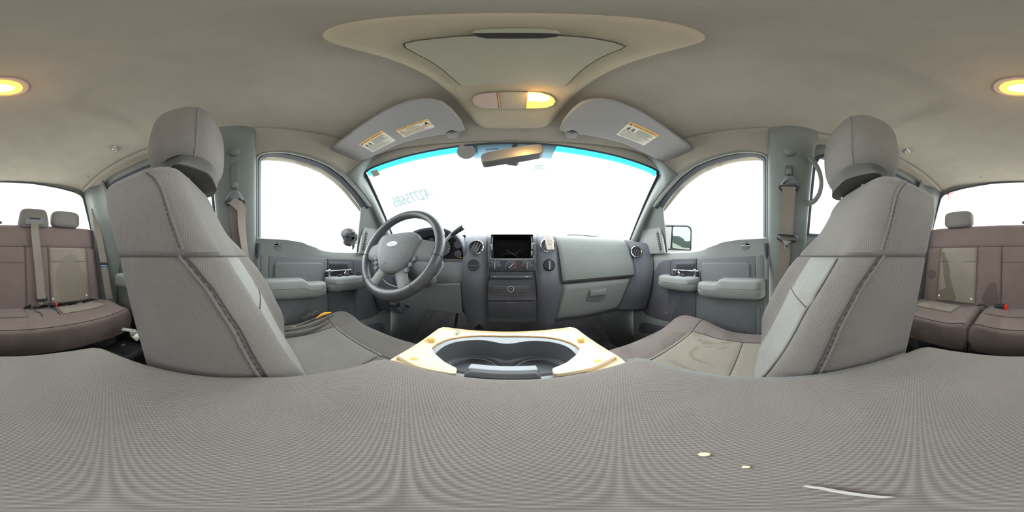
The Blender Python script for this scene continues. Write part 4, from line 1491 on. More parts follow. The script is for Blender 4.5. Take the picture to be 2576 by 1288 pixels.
MB().slab(rounded([on_dash(a, b, .0155) for a, b in [(1481, 745), (1521, 742), (1519, 750), (1510, 754), (1480, 755)]], .003), (0, -.98, -.2), .0015, .001).build('latch_recess', 'trim_mid', gd)

# dark bulging strips: two beside the stack, one at the passenger end
def strip(L, R, mat='dash_strip', bul=.018, n=16, name='vent_strip'):
    L = resample(L, n); R = resample(R, n)
    rr = []
    for p, q in zip(L, R):
        row = [p + V((0, .035, 0))]
        for j in range(11):
            t = j / 10
            row.append(p.lerp(q, t) + V((0, -bul * (math.sin(PI * min(max(t, .03), .97))) ** .5, 0)))
        row.append(q + V((0, .035, 0)))
        rr.append(row)
    return MB().rows(rr).build(name, mat, db, angle=60)
def yface(z): return interp([(-.40, .78), (-.33, .765), (-.2, .72), (-.115, .700), (.0, .728), (.08, .765), (.118, .83), (.13, .90)], z)
def face(px, py, off=0):
    d = ray(px, py); y = .72
    for _ in range(30): y = .5 * y + .5 * (yface(d.z / d.y * y) - off)
    return d * (y / d.y)
ys = (586, 594, 610, 640, 670, 700, 716, 740, 775, 812)
strip([face(a, b, .005) for a, b in zip((1174, 1172, 1170, 1167, 1164, 1162, 1162, 1164, 1170, 1178), ys)], [face(1225, b, .005) for b in ys])
strip([face(1351, b, .005) for b in ys], [face(a, b, .005) for a, b in zip((1400, 1403, 1404, 1407, 1409, 1411, 1411, 1407, 1402, 1394), ys)])
ys2 = (603, 608, 620, 640, 660, 680, 694, 710, 740, 777)
eR = [V((.728, .67, .075)), V((.732, .655, .055)), V((.735, .64, .02)), V((.737, .635, -.02)), V((.737, .63, -.06)), V((.735, .63, -.10)), V((.73, .635, -.16)), V((.725, .65, -.24)), V((.72, .68, -.33))]
eL = [on_dash(a, b, .006) for a, b in zip((1567, 1571, 1577, 1584, 1588, 1591, 1585, 1573, 1555), (604, 608, 620, 645, 665, 690, 705, 735, 777))]
strip(eL, eR, n=18, bul=.016)
# same strip, driver end
strip(mir(eR, -1), mir(eL, -1), n=18, bul=.016)

# centre stack with the open radio bay
def sy(z): return yface(z) - .032
def SK(px, py, off=0):
    d = ray(px, py); y = .68
    for _ in range(30): y = .5 * y + .5 * (sy(d.z / d.y * y) - off)
    return d * (y / d.y)
def edge_pts(a, b, n): return [(a[0] + (b[0] - a[0]) * k / n, a[1] + (b[1] - a[1]) * k / n) for k in range(n)]
def rectpx(x0, y0, x1, y1, n=10):
    return edge_pts((x0, y0), (x1, y0), n) + edge_pts((x1, y0), (x1, y1), n) + edge_pts((x1, y1), (x0, y1), n) + edge_pts((x0, y1), (x0, y0), n)
o_ = [SK(a, b) for a, b in rectpx(1227, 584, 1350, 756)]
i_ = [SK(a, b) for a, b in rectpx(1235, 590, 1341, 650)]
bk = [V((p.x, .86, max(-.03, min(.085, p.z)))) for p in i_]
mb = MB().rows([[p + V((0, .05, 0)) for p in o_], o_, i_, [p + V((0, .003, 0)) for p in i_]], closed=True)
mb.build('stack_bezel', 'stack', db, angle=50)
cv = MB().rows([[p + V((0, .002, 0)) for p in i_], bk], closed=True, capB=True).build('radio_bay', 'cavity', db, label='empty black radio opening')
MB().tube([SK(a, b, .002) for a, b in ((1235, 590), (1233, 652), (1288, 652.5), (1343, 652), (1342, 590))], .0012, 6).build('bay_edge', 'silver', db)
for (a, b, w, h) in ((1236, 622, .010, .026), (1341, 619, .016, .028), (1338, 637, .006, .020)):
    MB().box(SK(a, b, -.008), (w, .006, h), b=.002).build('mounting_tab', 'silver', cv)
mb = MB()
mb.tube([V((-.05, .80, .0)), V((-.02, .78, .02)), V((.01, .80, .005)), V((.04, .77, .03)), V((.07, .79, .0))], .003, 6)
mb.tube([V((-.03, .80, .03)), V((.02, .77, .0)), V((.05, .80, -.02))], .0025, 6)
mb.box((0.0, .82, .01), (.06, .02, .012), b=.003)
mb.build('wiring', 'black', cv)
MB().slab(rounded([SK(a, b) for a, b in rectpx(1228, 657, 1349, 682, 2)], .01), NF, .0025, .002).build('climate_panel', 'black', db)
def knob(a, b, r, ang, name, root, mat='black', col='white'):
    c = SK(a, b, .003)
    k = MB().lathe(c, NF, [(r * 1.25, -.002), (r * 1.25, .001), (r * .95, .002), (r * .9, .008), (0, .009)], 28, capB=False).build(name, 'stack', root)
    MB().box(c + V((0, -.012, 0)), (r * .42, .012, r * 1.7), Matrix.Rotation(ang, 3, 'Y'), b=.002).build('knob_grip', mat, k)
    MB().box(c + V((0, -.0185, 0)), (r * .10, .001, r * 1.5), Matrix.Rotation(ang, 3, 'Y')).build('pointer', 'white', k)
    return k
k1 = knob(1246, 668, .0160, 0, 'fan_knob', db)
k2 = knob(1285.5, 669, .0165, .75, 'temperature_knob', db)
k3 = knob(1325, 668, .0160, 0, 'mode_knob', db)
for sg, mt in ((-1, 'blueink'), (1, 'redink')):
    c = SK(1285.5, 669, .0042)
    MB().tube([c + V((sg * .0222 * math.sin(t), -.001, .0222 * math.cos(t))) for t in [.25 + 2.2 * k / 12 for k in range(13)]], .0009, 5).build('colour_arc', mt, k2)
for c0, kk in (((1246, 668), k1), ((1325, 668), k3)):
    c = SK(c0[0], c0[1], .0042); mb = MB()
    for t in (-2.2, -1.5, -.8, .0, .8, 1.5, 2.2):
        mb.box(c + V((.0222 * math.sin(t), -.001, .0222 * math.cos(t))), (.0022, .0006, .0022))
    mb.build('knob_marks', 'paper', kk)
bb = MB().slab(rounded([SK(a, b) for a, b in rectpx(1232, 691, 1341, 701, 2)], .006), NF, .004, .002).build('button_bar', 'black', db)
MB().slab(rounded([SK(a, b, .004) for a, b in rectpx(1235, 693, 1338, 699, 2)], .004), NF, .002, .001).build('button_row', 'stack', bb)
text('lettering', 'A/C', SK(1243, 697.5, .0065), (1, 0, 0), (0, 0, 1), .0055, 'paper', bb)
MB().box(SK(1325, 696, .0065), (.006, .0006, .0025)).build('button_mark', 'paper', bb)
# pocket panel with power socket
pk = MB().slab(rounded([SK(a, b) for a, b in [(1239, 718), (1330, 718), (1333, 735), (1326, 742), (1246, 742), (1236, 735)]], .010), NF, .004, .003).build('pocket_lid', 'stack', db)
MB().tube([SK(a, b, .004) for a, b in ((1238, 733), (1246, 741), (1286, 742.5), (1326, 741), (1334, 733))], .0010, 5).build('highlight_lip', 'trim_mid', pk)
c = SK(1285, 727, .004)
so = MB().lathe(c, NF, [(.0135, 0), (.0135, .003), (.0112, .0035), (.0110, .001), (0, .0012)], 26, capB=False).build('power_socket', 'silver', db, label='silver ringed power socket')
MB().lathe(c, NF, [(.0105, .001), (.0102, .003), (0, .0034)], 20, capB=False).build('socket_cap', 'black', so)
MB().box(c + V((0, -.0038, .0008)), (.007, .0006, .0016)).build('socket_mark', 'paper', so)
# lower bin below the stack
MB().slab(rounded([SK(a, b, -.012) for a, b in rectpx(1229, 757, 1349, 798, 4)], .004), NF, .010, .003).build('lower_bin', 'stack', db)
MB().box(SK(1286, 761, 0), (.04, .004, .003), b=.001).build('bin_pull', 'trim_mid', db)


def round_vent(c, nrm, r, label=None):
    nrm = V(nrm).normalized()
    ring = MB().lathe(c, nrm, [(r * 1.12, -.014), (r * 1.12, .001), (r * 1.05, .0035), (r * .96, .003), (r * .92, -.004)], 36, capA=False, capB=False).build('vent_ring', 'chrome', db, label=label)
    MB().lathe(c, nrm, [(r * .95, .0), (r * .90, -.004), (r * .5, -.0055), (0, -.006)], 30, capA=False, capB=False).build('vent_bowl', 'black', ring)
    q = nrm.orthogonal().normalized(); w = V((0, 0, 1)); w = (w - nrm * w.dot(nrm)).normalized(); u = nrm.cross(w)
    d1 = (w * .94 + u * .34 * (1 if u.x > 0 else -1)).normalized(); d2 = nrm.cross(d1)
    for k in (-.42, 0, .42):
        L = math.sqrt(1 - k * k) * r * .9
        a = c + d2 * k * r - d1 * L - nrm * .003; b = c + d2 * k * r + d1 * L - nrm * .003
        MB().slab([a - d2 * .0016, b - d2 * .0016, b + d2 * .0016, a + d2 * .0016], nrm, .004, .0008, base=.002).build('vent_vane', 'dash_strip', ring)
    return ring
VO = .021
round_vent(face(1197, 622, .0275), (0, -.91, .41), .0325, 'round chrome ringed air vent')
vp = face(1379, 617, .0275)
round_vent(vp, (0, -.91, .41), .0325, 'round chrome ringed air vent behind the fluffy tag')
round_vent(X(1599.5, 633, .655) + V((0, -.004, 0)), (-.45, -.9, .1), .030, 'round chrome ringed air vent at the passenger end')
round_vent(mir([X(1599.5, 633, .655)], -1)[0], (.45, -.9, .1), .030)
c = face(1191, 667, .0250)
b_ = MB().lathe(c, (0, -.97, .24), [(.0265, -.003), (.0265, .001), (.025, .0022), (.024, .0008), (0, .0008)], 30, capB=False).build('blank_switch', 'black', db)
MB().box(c + V((0, -.001, -.001)), (.044, .004, .0018)).build('switch_bar', 'trim', b_)
c = face(1381, 667, .0250)
b_ = MB().lathe(c, (0, -.97, .24), [(.027, -.003), (.027, .001), (.0255, .002), (.024, -.001), (.021, .004), (0, .005)], 30, capB=False).build('drive_switch', 'black', db)
MB().box(c + V((0, -.010, 0)), (.011, .016, .042), b=.003).build('knob_grip', 'stack', b_)
MB().box(c + V((-.001, -.0185, 0)), (.002, .001, .034)).build('pointer', 'white', b_)

# instrument hood and cluster
def arch(y, cx, hw, z0, zt, n=28, r=.9):
    pts = []
    for k in range(n):
        t = k / (n - 1); a = PI * (1 - t)
        pts.append(V((cx + hw * math.copysign(abs(math.cos(a)) ** r, math.cos(a)), y, z0 + (zt - z0) * math.sin(a) ** .75)))
    return pts
hr_ = [arch(.92, -.405, .205, -.02, .115), arch(.80, -.405, .205, -.03, .150), arch(.725, -.405, .200, -.035, .150), arch(.714, -.405, .194, -.035, .144), arch(.72, -.405, .185, -.03, .134), arch(.80, -.405, .165, -.012, .112)]
MB().rows(hr_).build('instrument_hood', 'dash_strip', db)
cl_ = [V((p.x, .802, p.z)) for p in hr_[-1]]
cb = MB().add(cl_ + [V((-.24, .802, -.015)), V((-.57, .802, -.015))], [list(range(len(cl_) + 2))]).build('instrument_cluster', 'cavity', db, smooth=False)
MB().slab(rounded([V((-.605, .735, -.035)), V((-.205, .735, -.035)), V((-.205, .72, -.125)), V((-.605, .72, -.125))], .01), NF, .010, .004, base=.02).build('cluster_panel', 'dash', db)
for (x, r, z) in ((-.50, .045, .045), (-.36, .045, .045), (-.43, .018, .085), (-.275, .022, .060), (-.275, .020, .010), (-.555, .02, .03)):
    g = MB().lathe((x, .800, z), NF, [(r, 0), (r, .003), (r * .94, .0035), (r * .92, .001), (0, .001)], 28, capB=False).build('gauge', 'stack', cb)
    mk = MB()
    for k in range(11):
        a = -2.2 + 4.4 * k / 10
        mk.box((x + r * .80 * math.sin(a), .7985, z + r * .80 * math.cos(a)), (.0014 * r / .03, .0006, r * .16), Matrix.Rotation(a, 3, 'Y'))
    mk.build('dial_marks', 'paper', g)
    MB().box((x - r * .25, .796, z - r * .2), (.0016, .001, r * .9), Matrix.Rotation(-2.3, 3, 'Y')).build('needle', 'redink', g)
MB().box((-.262, .7985, -.008), (.02, .0006, .003)).build('lit_segment', 'foam_y', cb)

# knee panel under the column
kp = [(992, 742), (1010, 715), (1160, 712), (1164, 788), (1100, 780), (1000, 762)]
MB().slab(rounded([V((p.x, p.y, p.z)) for p in [face(a, b) for a, b in kp]], .01), NF, .012, .005, base=.02).build('knee_panel', 'dash', db)

# ---- steering column, wheel, lever
WA = math.radians(25)
WC = V((-.42, .50, .020)); WN = V((0, -math.cos(WA), math.sin(WA))); WU = V((0, math.sin(WA), math.cos(WA))); WX = V((1, 0, 0))
def wl(u, v, h=0): return WC + WX * u + WU * v + WN * h
col = top('steering_column', 'grey steering column shroud below the instrument hood', 'steering column', (-.42, .66, -.05))
ax = -WN
mb = MB()
rws = []
for t, w, h1, h2 in ((.035, .046, .040, .050), (.08, .054, .046, .060), (.16, .058, .050, .070), (.24, .060, .050, .080), (.30, .055, .045, .075)):
    rws.append([WC + ax * t + WX * (w * math.copysign(abs(math.cos(a)) ** .7, math.cos(a))) + WU * ((h1 if math.sin(a) > 0 else h2) * math.copysign(abs(math.sin(a)) ** .7, math.sin(a))) for a in [2 * PI * k / 32 for k in range(32)]])
mb.rows(rws, closed=True, capA=True, capB=True).build('shroud', 'trim_mid', col)
mb = MB().lathe(Z(1092, 700, -.09) if False else Y(1088, 706, .60), (.75, -.6, 0), [(.020, -.03), (.020, .0), (.016, .004), (.010, .006), (0, .006)], 22, capB=False)
mb.build('ignition_barrel', 'trim_dark', col)
MB().tube([wl(-.05, .02, -.08), wl(-.12, .03, -.075), wl(-.165, .02, -.06)], [.006, .008, .010], 10).build('turn_stalk', 'black', col)
MB().box(Y(992, 766, .66), (.05, .05, .03), b=.01).build('tilt_bracket', 'black', col)
MB().box(Y(1008, 781, .72), (.03, .04, .035), b=.01).build('release_handle', 'trim_dark', col)
for (q, nm, lb) in ((.28, 'brake_pedal', 'wide black rubber brake pedal'),):
    pass
lv = top('gear_lever', 'long column gear lever with a dark ribbed grip', 'gear lever', tuple(Y(1112, 622, .63)))
p0, p1, p2, p3 = Y(1108, 628, .64), Y(1120, 606, .62), Y(1136, 590, .605), Y(1166, 570.5, .59)
MB().tube([p0, p1, p2], [.0055, .006, .007], 12).build('shaft', 'silver', lv)
MB().tube([p2, p2.lerp(p3, .1), p2.lerp(p3, .5), p2.lerp(p3, .85), p2.lerp(p3, .87), p2.lerp(p3, .97), p3], [.006, .0095, .0105, .0115, .0100, .0115, .010], 16).build('lever_grip', 'leather', lv)

sw = top('steering_wheel', 'dark leather wrapped steering wheel with a four spoke hub', 'steering wheel', tuple(WC))
def rim(a, tag_=0):
    R_ = .181
    return wl(R_ * math.cos(a), R_ * math.sin(a), 0)
def rim_rows(a0, a1, n, rad):
    rws = []
    for k in range(n):
        a = a0 + (a1 - a0) * k / (n - 1)
        c = rim(a); ro = wl(math.cos(a), math.sin(a)) - WC
        r = rad(a)
        rws.append([c + (ro * math.cos(b) + WN * math.sin(b) * 1.12) * r for b in [2 * PI * j / 18 for j in range(18)]])
    return rws
# smooth upper part and thicker stitched grips below
up_r = lambda a: .0182
MB().rows(rim_rows(math.radians(-8), math.radians(188), 60, up_r), closed=True, capA=True, capB=True).build('rim', 'leather', sw)
lo_r = lambda a: .0202 + .0030 * math.exp(-((math.degrees(a) + 90) / 25) ** 2)
MB().rows(rim_rows(math.radians(-172), math.radians(-8), 60, lo_r), closed=True, capA=True, capB=True).build('rim_wrap', 'leather', sw, label='thicker stitched leather wrap')
for d_ in (-8, -50, -130, -172):
    a = math.radians(d_); c = rim(a); ro = wl(math.cos(a), math.sin(a)) - WC
    MB().tube([c + (ro * math.cos(b) + WN * math.sin(b) * 1.12) * .0208 for b in [2 * PI * j / 20 for j in range(20)]], .0011, 5, closed=True).build('stitch_ring', 'black', sw)
# airbag cover
pad = [(-.080, .072), (.060, .074), (.098, .058), (.104, .020), (.085, -.045), (.052, -.090), (.020, -.101), (-.020, -.101), (-.052, -.090), (-.085, -.045), (-.106, .020), (-.102, .062)]
padp = rounded([V((a, b, 0)) for a, b in pad], .018, 4)
def scaled(k, h): return [wl(p.x * k, p.y * k, h) for p in padp]
ab = MB().rows([scaled(.90, -.03), scaled(1.0, .0), scaled(1.0, .012), scaled(.985, .020), scaled(.94, .026), scaled(.7, .033), scaled(.35, .037), scaled(.02, .038)], closed=True, capA=True, capB=True).build('airbag_cover', 'trim_mid', sw)
for sg in (-1, 1):
    MB().tube([wl(sg * a, b, h) for a, b, h in ((.060, .062, .027), (.058, .02, .0335), (.048, -.03, .033), (.034, -.075, .027))], .0016, 5).build('cover_seam', 'black', ab)
def padh(u, v): 
    r = max(abs(u) / .10, abs(v) / .09); return interp([(0, .038), (.35, .037), (.7, .033), (.94, .027)], r)
em = MB()
for k, (r, h) in enumerate(((1.0, .0), (1.0, .003), (.92, .0042))): pass
er = [[wl(-.006 + .027 * q * math.cos(t), .012 + .0115 * q * math.sin(t), .0365 + h) for t in [2 * PI * j / 32 for j in range(32)]] for q, h in ((1, 0), (1, .003), (.93, .0042), (.86, .0036), (0.02, .0040))]
emb = em.rows(er, closed=True, capB=True).build('emblem', 'white', ab, label='pale oval maker emblem')  # white oval paints in the glare that washes out the badge
er2 = [[wl(-.006 + .027 * q * math.cos(t), .012 + .0115 * q * math.sin(t), .0374 + h) for t in [2 * PI * j / 32 for j in range(32)]] for q, h in ((1.02, 0), (1.02, .003), (.93, .0042), (.90, .003))]
# script in the oval
def wtext(body, u, v, h, size, mat, par, sq=1, al='CENTER', shear=0):
    return text('lettering', body, wl(u, v, h), WX, WU, size, mat, par, squash=sq, align=al)
wtext('Ford', -.006, .0065, .0412, .016, 'blueink', ab, 1.05)
ar = MB().slab(rounded([wl(-.033 + a, -.072 + b, .032) for a, b in ((0, 0), (.034, 0), (.034, .010), (0, .010))], .005), WN, .001, .0006).build('airbag_plate', 'trim_mid', ab)
wtext('AIRBAG', -.016, -.0695, .0336, .0062, 'ink', ab, 1.0)
# spokes
def spoke(a_in, a_out, w0, w1, h0=.008, h1=0, r0=.07, r1=.176, mat='trim_dark'):
    rws = []
    for k in range(9):
        t = k / 8; r = r0 + (r1 - r0) * t; a = math.radians(a_in + (a_out - a_in) * t)
        w = w0 + (w1 - w0) * math.sin(PI * t / 2) if w1 < w0 else w0 + (w1 - w0) * t
        c = wl(r * math.cos(a), r * math.sin(a), h0 + (h1 - h0) * t); tn = (wl(-math.sin(a), math.cos(a)) - WC)
        rws.append([c + tn * math.cos(b) * w / 2 + WN * math.sin(b) * .011 for b in [2 * PI * j / 16 for j in range(16)]])
    return MB().rows(rws, closed=True, capA=True, capB=True)
spoke(0, -3, .105, .075).build('spoke', 'trim_mid', sw)
spoke(180, 183, .105, .075).build('spoke', 'trim_mid', sw)
for a in (-62, -118):
    q = spoke(a, a, .056, .046, h0=.004, r0=.08).build('spoke', 'trim_light', sw, label='pale grey lower spoke')
for sg in (-1, 1):
    for k, (u, v) in enumerate(((.098, -.040), (.088, -.062), (.078, -.084))):
        MB().box(wl(sg * u, v, .014), (.019, .008, .019), Matrix.Rotation(-sg * .42, 3, 'Y') @ Matrix.Rotation(-WA, 3, 'X'), b=.003).build('wheel_button', 'dash_strip', sw)
# loose cord behind the wheel
MB().tube(spline([Y(958, 690, .56), Y(964, 703, .57), Y(978, 715, .58), Y(1002, 721, .585), Y(1040, 717, .60), Y(1085, 702, .60), Y(1100, 692, .60), Y(1108, 680, .60), Y(1114, 668, .60), Y(1113, 655, .60)], 60), .0016, 6).build(
    'cord', 'white', None, label='thin white cord looped behind the steering wheel', cat='cord')

# pedals in the dark footwell
for (x, y, z, w, h, nm, lb) in ((-.34, .92, -.50, .11, .06, 'brake_pedal', 'wide black rubber brake pedal'), (-.20, .95, -.52, .05, .13, 'accelerator_pedal', 'narrow black accelerator pedal beside the brake')):
    r_ = top(nm, lb, 'pedal', (x, y, z))
    MB().box((x, y, z), (w, .02, h), Matrix.Rotation(-.5, 3, 'X'), b=.006).build('pedal_pad', 'rubber', r_)
    MB().tube([V((x, y + .01, z + .02)), V((x, y + .06, z + .14)), V((x, y + .10, z + .26))], .008, 8).build('pedal_arm', 'black', r_)

# fluffy tag hanging on the passenger side centre vent
ft = top('air_freshener', 'cream fluffy tag with a pink round face print, hung on a dash vent', 'air freshener', tuple(vp + V((0, -.014, 0))))
def FT(a, b, o=0): return Y(a, b, vp.y - .012 - o)
pts = [FT(1370, 590), FT(1384, 590), FT(1392, 606), FT(1393, 628), FT(1377, 629), FT(1373, 612)]
bd = MB().slab(rounded(pts, .006), NF, .009, .005, base=.0).build('tag_body', 'fluff', ft)
mb = MB()
for i in range(260):
    k = random.random() * len(pts); i0 = int(k); p = pts[i0].lerp(pts[(i0 + 1) % len(pts)], k - i0)
    cc = sum(pts, V((0, 0, 0))) / len(pts); d_ = (p - cc).normalized()
    p = p - d_ * random.random() * .003 + V((0, -random.random() * .008, 0))
    mb.tube([p, p + d_ * random.uniform(.001, .003) + V((random.uniform(-1, 1), random.uniform(-1, 1), random.uniform(-1, 1))) * .001], .0003, 3)
mb.build('fluffy_edge', 'fluff', ft, kind='stuff')
c = FT(1383.5, 610, .0095)
MB().tube([c + V((.0095 * math.cos(t), 0, .010 * math.sin(t))) for t in [2 * PI * k / 24 for k in range(24)]], .0009, 5, closed=True).build('printed_face', 'fluff_p', ft)
mb = MB()
for dx in (-.003, .003): mb.lathe(c + V((dx, 0, .002)), NF, [(.0009, 0), (.0009, .0005), (0, .0006)], 8, capB=False)
mb.tube([c + V((.004 * math.sin(t), 0, -.0015 - .003 * math.cos(t))) for t in [-1.1 + 2.2 * k / 8 for k in range(9)]], .0005, 4)
mb.build('printed_smile', 'fluff_p', ft)

# ================================================================== ROOF FITTINGS
oc = top('overhead_console', 'beige overhead console with a storage lid and map lamps', 'console', (0, .30, .52))
left = [(808, 92), (820, 78), (850, 64), (950, 47), (1100, 37), (1288, 33)]
lft = [(1288, 322), (1228, 322), (1208, 316), (1190, 303), (1160, 270), (1120, 222), (1085, 196), (1040, 172), (980, 148), (920, 131), (860, 116), (825, 106)]
rgt = [(1288, 33), (1470, 37), (1620, 48), (1720, 66), (1765, 84), (1780, 96), (1765, 108), (1690, 127), (1600, 152), (1530, 180), (1480, 210), (1440, 245), (1410, 278), (1390, 305), (1376, 317), (1350, 322), (1288, 322)]
ocl = left[:-1] + rgt[:-1] + lft
ocl3 = [CE(a, b) for a, b in ocl]
ocl3 = resample(ocl3, 140, closed=True)
# even out the outline
for _ in range(3): ocl3 = [(ocl3[i - 1] + ocl3[i] * 2 + ocl3[(i + 1) % 140]) / 4 for i in range(140)]
occ = V((0.004, .30, 0))
def ocr(ins, h):
    q = [V((p.x, p.y, 0)) for p in ocl3]
    q = inset(q, V((0, 0, 1)), ins)
    return [V((p.x, p.y, zc(p.x, p.y) - h)) for p in q]
rws = [ocr(-.004, -.003), ocr(0, .001), ocr(.004, .010), ocr(.010, .015), ocr(.020, .0175)]
base = ocr(.020, .0175)
for k in range(1, 31):
    t = k / 30.5
    rws.append([V((lambda x, y: (x, y, zc(x, y) - .0175 - .003 * t))(p.x + (occ.x - p.x) * t, p.y + (occ.y - p.y) * t)) for p in base])
MB().rows(rws, closed=True, capB=True).build('console_body', 'over', oc)
HB = .0235
lid = [(1018, 110), (1050, 103), (1110, 96), (1190, 90), (1288, 89), (1410, 90), (1480, 96), (1540, 106), (1571, 117), (1560, 123), (1510, 144), (1470, 170), (1430, 208), (1420, 216), (1400, 217), (1288, 212), (1170, 216), (1158, 213), (1130, 188), (1090, 157), (1050, 136), (1022, 120)]
lid3 = [CE(a, b, HB) for a, b in lid]
gap = inset(lid3, V((0, 0, 1)), -.0018)
MB().tube([CE(a, b, HB - .0002) for a, b in lid], .0020, 6, closed=True).build('lid_gap', 'seam', oc)
MB().slab(lid3, (0, 0, -1), .0048, .0028, base=-.0).build('storage_lid', 'lid', oc)
fr_ = [(1186, 84), (1195, 76), (1230, 72.5), (1288, 71.5), (1360, 72.5), (1400, 77), (1413, 86), (1400, 93), (1360, 97), (1288, 97.5), (1225, 97), (1200, 93)]
fp = MB().slab([CE(a, b, HB + .002) for a, b in fr_], (0, 0, -1), .0035, .002).build('finger_recess', 'black', oc)
MB().slab([CE(a, b, HB + .0045) for a, b in [(1186, 83), (1196, 76), (1230, 72.5), (1288, 71.5), (1360, 72.5), (1401, 77), (1413, 85), (1360, 83), (1288, 82.5), (1220, 83)]], (0, 0, -1), .003, .001).build('latch_lip', 'lid', oc)
# map lamp cluster
ml_ = [(1187, 251), (1192, 242), (1205, 236), (1222, 233), (1254, 231.5), (1325, 231.5), (1360, 233), (1382, 238), (1394, 246), (1398, 254), (1394, 263), (1378, 270), (1350, 273), (1288, 273), (1222, 273), (1205, 270), (1193, 263)]
mlb = MB().slab([CE(a, b, HB) for a, b in ml_], (0, 0, -1), .0022, .001).build('lamp_frame', 'over', oc)
MB().tube([CE(a, b, HB + .001) for a, b in ml_], .0007, 5, closed=True).build('frame_gap', 'seam', mlb)
LL = [(1188.5, 251), (1193, 243), (1206, 237), (1222, 234), (1249, 232.5), (1255, 271.5), (1222, 271.5), (1206, 269), (1194, 262)]
RL = [(1328, 232), (1360, 233.5), (1381, 239), (1393, 247), (1397, 255), (1391, 264), (1376, 270), (1350, 272), (1324, 272)]
MB().slab([CE(a, b, HB + .002) for a, b in LL], (0, 0, -1), .003, .0025).build('lamp_lens', 'lens', oc, label='unlit map lamp lens')
MB().slab([CE(a, b, HB + .002) for a, b in RL], (0, 0, -1), .003, .0025).build('lamp_lens', 'lamp_soft', oc, label='lit map lamp lens')
MB().slab(rounded([CE(a, b, HB + .0052) for a, b in [(1328, 233), (1356, 234), (1378, 241), (1384, 250), (1366, 256), (1340, 254), (1327, 256)]], .004), (0, 0, -1), .0008, .0005, base=0).build('lit_core', 'lamp', oc)
MB().slab([CE(a, b, HB + .002) for a, b in [(1250.5, 232.5), (1252.5, 232.5), (1258.5, 271.5), (1256, 271.5)]], (0, 0, -1), .003, .001).build('lamp_divider', 'foam_edge', oc)

